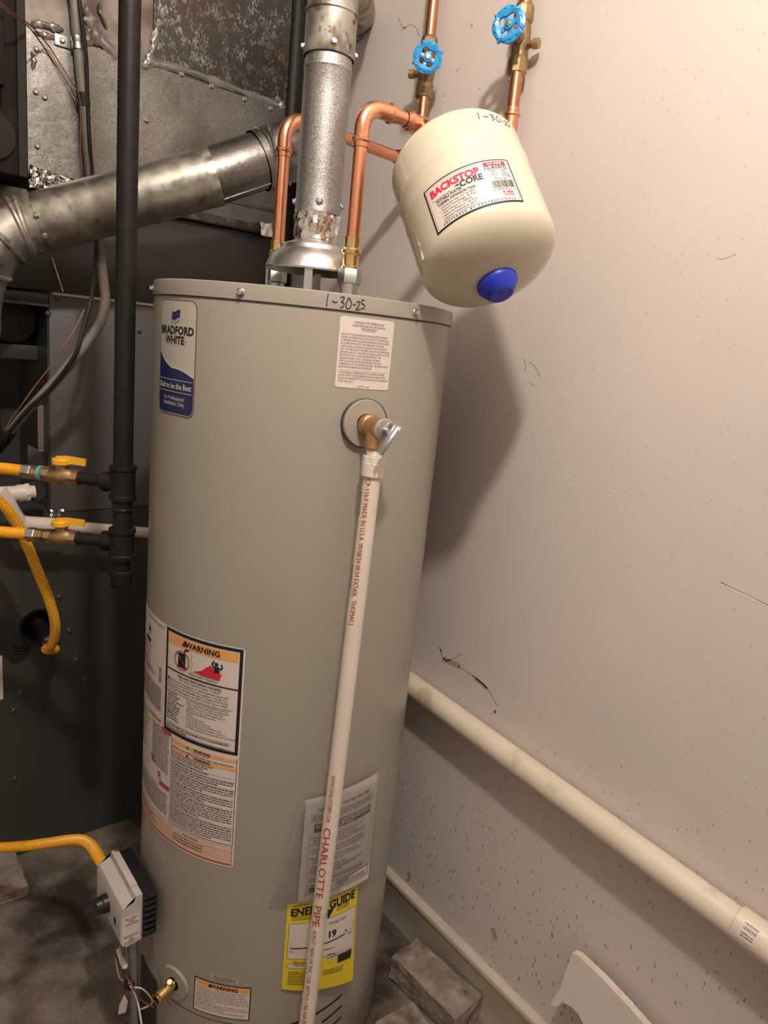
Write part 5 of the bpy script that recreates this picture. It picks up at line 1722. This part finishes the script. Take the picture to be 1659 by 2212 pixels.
def smear(pts, w, name='sealant_bead', amp=.5):
    mb = MB()
    c = spline([ony(px, py, YF - .001) for px, py in pts], 10)
    ph = random.uniform(0, 6)
    vs, fs = [], []
    m = 7
    for i, p in enumerate(c):
        t = unit(c[min(i + 1, len(c) - 1)] - c[max(i - 1, 0)])
        s2 = np.array([-t[2], 0, t[0]])
        end = min(1, min(i, len(c) - 1 - i) / 3 + .25)
        ww = w * end * (1 + amp * (.45 * math.sin(i * .45 + ph) + .3 * math.sin(i * 1.1 + ph)))
        for k in range(m):
            f = k / (m - 1) * 2 - 1
            vs.append(p + s2 * ww * f + np.array([0, -(.0035 * (1 - f * f) * end * (1 + .3 * math.sin(i * .6 + f * 3))) + .0002, 0]))
    for i in range(len(c) - 1):
        for k in range(m - 1):
            fs.append((i * m + k, i * m + k + 1, (i + 1) * m + k + 1, (i + 1) * m + k))
    mb.add(vs, fs, True)
    mb.build(name, SEAL, plen, fix=False)


smear([(322, 138), (345, 140), (400, 152), (470, 178), (540, 205), (612, 232)], .008)
smear([(318, 145), (326, 120), (334, 92), (340, 62), (352, 45)], .008)
smear([(308, 148), (320, 138), (336, 130)], .009)
smear([(185, 10), (196, 40), (205, 70), (222, 92), (255, 118), (262, 128)], .013)
smear([(196, 60), (190, 82), (200, 100)], .010)
smear([(215, 5), (218, 30), (232, 62)], .004)
smear([(66, 55), (90, 52), (115, 58), (138, 64)], .007)
smear([(70, 70), (100, 78), (135, 85)], .006)
smear([(68, 110), (73, 130), (70, 152)], .005)
smear([(595, 210), (606, 222), (612, 238)], .008)
for px, py in ((95, 75), (78, 107), (77, 199), (96, 211), (80, 316), (392, 161), (457, 187), (529, 215), (316, 260), (585, 235)):
    piece('screw', SCREWG, GALVO, plen, ony(px, py, YF - .001), (0, -1, 0))
# foil tape at the lower corner and on the flange
random.seed(13)
fq = [ony(62, 357, YF - .004), ony(160, 388, YF - .004), ony(140, 412, YF - .004), ony(60, 405, YF - .004)]


def fpatch(fq, amp):
    def f(i, j):
        a = fq[0] * (1 - i) + fq[1] * i; b = fq[3] * (1 - i) + fq[2] * i
        return a * (1 - j) + b * j + np.array([random.uniform(-.002, .002), -random.uniform(0, amp), random.uniform(-.002, .002)])
    return f


MB().grid(fpatch(fq, .014), 16, 8, smooth=False).build('foil_tape', FOIL, plen, 'crumpled foil tape at the plenum corner', fix=False)
fq = [ony(562, 480, YF - .011), ony(590, 484, YF - .011), ony(588, 513, YF - .011), ony(564, 509, YF - .011)]
MB().grid(fpatch(fq, .003), 5, 5, smooth=False).build('foil_tape', FOIL, plen, 'patch of foil tape on the plenum flange', fix=False)

ret = empty('return_duct', (.10, 1.72, ZTOP + .006), 'return duct beside the plenum, shade put into its dark brown', 'duct')
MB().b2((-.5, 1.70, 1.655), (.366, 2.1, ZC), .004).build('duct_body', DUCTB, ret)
MB().b2((.358, 1.692, 1.655), (.373, 1.707, ZC)).build('corner_flange', pm('shaded_flange', (.022, .018, .015), rough=.6, spec=.2), ret)  # flange colour darkened to carry the duct's shade
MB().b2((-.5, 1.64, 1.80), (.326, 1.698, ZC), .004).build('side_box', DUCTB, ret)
MB().lathe([(0, .045), (.006, .045), (.007, .035)], ony(-22, 290, 1.698), (0, -1, 0), 28).build('round_cover', pm('shaded_cover', (.016, .014, .012), rough=.6, spec=.2), ret)  # cover colour darkened to carry the duct's shade

# black pipe added to keep the gap between the plenum and the wall dark
MB().tube([(1.034, 1.800, 1.2), (1.034, 1.800, ZC)], .0262, 28).build('dark_gap_pipe', BLACK, None, 'dark vertical pipe added to darken the gap between the plenum and the wall', 'pipe')

# grey line set with clamp, tape and wires running down the plenum
line = empty('line_set', ony(200, 400, 1.74), 'grey insulated tube with wires strapped to the plenum', 'tube')
yl = YF - .022
upper = [ony(150, -60, yl), ony(160, 0, yl), ony(165, 60, yl), ony(172, 140, yl), ony(182, 240, yl), ony(190, 330, yl), ony(198, 410, yl)]
low = [dep(205, 480, 1.56), dep(216, 545, 1.52), dep(224, 610, 1.48), dep(227, 655, 1.46), dep(214, 702, 1.45), dep(176, 755, 1.45), dep(135, 805, 1.46), dep(95, 850, 1.48), dep(55, 893, 1.50), dep(24, 930, 1.53)]
MB().tube(spline(upper + low, 8), .0098, 20).build('tube', CONDUIT, line)
MB().tube(spline([dep(24, 930, 1.53), dep(8, 952, 1.56), dep(-20, 985, 1.62)], 6), .0125, 16).build('tube_end', RUBBER, line)
cp = ony(167, 93, yl)
MB().lathe([(-.013, .0104), (-.012, .0116), (-.003, .0116), (-.001, .0106), (.001, .0106), (.003, .0116), (.012, .0116), (.013, .0104)], cp, upper[3] - upper[2], 28, cap=False).build('clamp', ZINC, line, 'bright steel strap clamp')
MB().b2((cp[0] - .040, YF - .006, cp[2] - .011), (cp[0] - .008, YF - .003, cp[2] + .011), .001).build('clamp_ear', ZINC, line)
piece('clamp_screw', SCREW, ZINC, line, (cp[0] - .026, YF - .006, cp[2]), (0, -1, 0))
MB().b2((cp[0] - .03, YF - .010, cp[2] + .088), (cp[0] - .002, YF - .006, cp[2] + .104), .001).build('clamp_ear', ZINC, line)
tp = ony(181, 216, yl)
MB().lathe([(-.013, .0125), (.013, .0125)], tp, upper[4] - upper[3], 20, cap=False).build('black_tape', RUBBER, line, 'band of black tape')
wire = lambda pts, r, m, nm: MB().tube(spline(pts, 8), r, 8).build(nm, m, line)
wire([ony(168, -40, yl - .012), ony(176, 40, yl - .014), ony(186, 120, yl - .012), ony(189, 200, yl - .010), ony(193, 300, yl - .012), ony(200, 400, yl - .010), dep(208, 500, 1.53), dep(206, 560, 1.49), dep(198, 640, 1.44), dep(180, 710, 1.43), dep(160, 770, 1.43), dep(110, 838, 1.46), dep(60, 885, 1.48), dep(10, 945, 1.52)], .0042, RUBBER, 'black_cable')
wire([ony(-30, -20, 1.61), ony(20, 22, 1.62), ony(62, 52, 1.67), ony(100, 92, YF - .02), ony(125, 130, YF - .012), ony(150, 170, YF - .012), ony(172, 212, yl - .010), ony(174, 300, yl - .012), ony(176, 385, yl - .010)], .0013, WIRER, 'red_wire')
wire([ony(-30, -12, 1.61), ony(20, 28, 1.62), ony(62, 58, 1.67), ony(96, 104, YF - .012), ony(130, 155, YF - .010), ony(160, 205, YF - .016), ony(170, 222, yl - .008)], .0013, WIREB, 'brown_wire')
wire([dep(182, 668, 1.432), dep(165, 705, 1.43), dep(140, 745, 1.43), dep(110, 790, 1.45), dep(75, 835, 1.465), dep(50, 870, 1.475), dep(28, 900, 1.50), dep(10, 930, 1.52)], .0013, pm('wire_tan', (.30, .14, .09), rough=.5), 'tan_wire')

# ------------------------------------------------------------------ drain pipe along the wall
d0, d1 = onx(883, 1475, 1.0325), onx(1612, 2010, 1.0325)
dd_ = unit(d1 - d0)
drain = empty('wall_drain_pipe', d1, 'dusty cream plastic drain pipe running along the wall to a coupling', 'drain pipe')
MB().tube([d0 - dd_ * .62, d0, d1 + dd_ * .02], .0252, 36).build('pipe', PVCD, drain)
cs = onx(1592, 1992, 1.0325)
MB().lathe([(0, .0254), (.001, .0272), (.045, .0272), (.047, .0262)], cs, dd_, 40, cap=False).build('coupling', PVCD, drain)
cs2 = cs + dd_ * .040
MB().tube([cs2, cs2 + dd_ * .02] + arc(cs2, cs2 + dd_ * .085, cs2 + dd_ * .085 + np.array([-.05, -.05, -.2]), .07, 8) + [cs2 + dd_ * .085 + unit((-.05, -.05, -.2)) * .16], .0272, 36).build('elbow', PVCD, drain)
for k in range(2):
    q = np.array([XW - .028, d0[1] - .15 - .5 * k, 0])
# barcode sticker
tc = unit(CAM - cs); tc = unit(tc - dd_ * (tc @ dd_)); sd2 = unit(np.cross(tc, dd_))
if sd2[2] < 0: sd2 = -sd2
P = Panel(lambda u, v, off: cs + dd_ * (.012 + u) + (.0272 + off) * (math.cos(.45 - v / .0272) * tc + math.sin(.45 - v / .0272) * sd2), .026, .03)
lab = P.sheet(.0004, nu=6, nv=8).build('sticker', PAPER, drain, 'white barcode sticker on the coupling', fix=False)
mb = MB(); random.seed(4)
u = .003
while u < .022:
    w = random.choice((.0004, .0009)); P.rect(mb, u, .004, u + w, .014, .0008, n=1); u += w + random.choice((.0006, .001))
P.words(mb, .004, .022, .020, .0018, off=.0008); P.words(mb, .004, .022, .024, .0018, off=.0008)
mb.build('black_print', INK, lab, fix=False)

# ------------------------------------------------------------------ brick, slab and drywall scrap
def rough_block(name, lo, hi, rotz, label, cat, mat, seed, amp=.003, sub=6):
    random.seed(seed)
    bm = bmesh.new()
    bmesh.ops.create_cube(bm, size=1)
    lo, hi = np.array(lo), np.array(hi)
    c = (lo + hi) / 2; s = hi - lo
    for v in bm.verts: v.co = Vector((v.co.x * s[0], v.co.y * s[1], v.co.z * s[2]))
    bmesh.ops.bevel(bm, geom=bm.edges[:], offset=.0025, segments=1, affect='EDGES')
    bmesh.ops.subdivide_edges(bm, edges=[e for e in bm.edges if e.calc_length() > .02], cuts=sub, use_grid_fill=True)
    for v in bm.verts:
        if v.co.z > -s[2] / 2 + .004:
            v.co += (noise.noise_vector(v.co * 28 + Vector((seed, 0, 0))) + .5 * noise.noise_vector(v.co * 75)) * amp
    cr, sr = math.cos(rotz), math.sin(rotz)
    bm.verts.index_update()
    mb = MB()
    mb.add([np.array([c[0] + v.co.x * cr - v.co.y * sr, c[1] + v.co.x * sr + v.co.y * cr, c[2] + v.co.z]) for v in bm.verts], [tuple(v.index for v in f.verts) for f in bm.faces], True)
    bm.free()
    return mb.build(name, mat, None, label, cat)


rough_block('brick', (.949, .762, .0), (1.036, .958, .062), .10, 'dusty weathered brick lying by the baseboard', 'brick', STONE, 2, .0045, 9)
rough_block('stone_slab', (.832, .69, .0), (.932, .872, .018), -.06, 'flat grey stone slab on the floor beside the brick', 'slab', STONE, 8, .002, 6)
rough_block('concrete_pad', (-.30, 1.62, .0), (.335, 1.775, .030), .0, 'low concrete pad in front of the furnace', 'pad', STONE, 5, .003, 10)

sc = [(1238, 2058), (1250, 2063), (1300, 2110), (1350, 2162), (1395, 2212), (1470, 2300), (1400, 2420), (1330, 2330), (1290, 2255), (1272, 2218), (1255, 2185), (1240, 2170), (1222, 2160), (1212, 2168), (1196, 2166), (1203, 2150), (1213, 2136), (1226, 2095)]
pts2 = [onx(px, py, 1.028)[1:] for px, py in sc]
zb = min(p[1] for p in pts2)
lean = lambda z: 1.030 - .02 * (.31 - z)
mb = MB().prism([tuple(p) for p in pts2], lambda u, v, w: np.array([1.034 - .055 * (.31 - v) - .011 + w, u, v]), .0135)
scrap = mb.build('drywall_scrap', DRYW, None, 'broken pointed drywall scrap leaning against the wall', 'drywall scrap')
edge = sc[0:6]
mb = MB()
ev = []
for px, py in edge:
    y_, z_ = onx(px, py, 1.028)[1:]
    a = np.array([1.034 - .055 * (.31 - z_) - .0112, y_, z_ + .0006]); ev += [a, a + np.array([.0138, 0, 0])]
mb.add(ev, [(2 * i, 2 * i + 1, 2 * i + 3, 2 * i + 2) for i in range(len(edge) - 1)], False)
mb.build('gypsum_edge', GYPS, scrap, 'pale broken gypsum edge', fix=False)
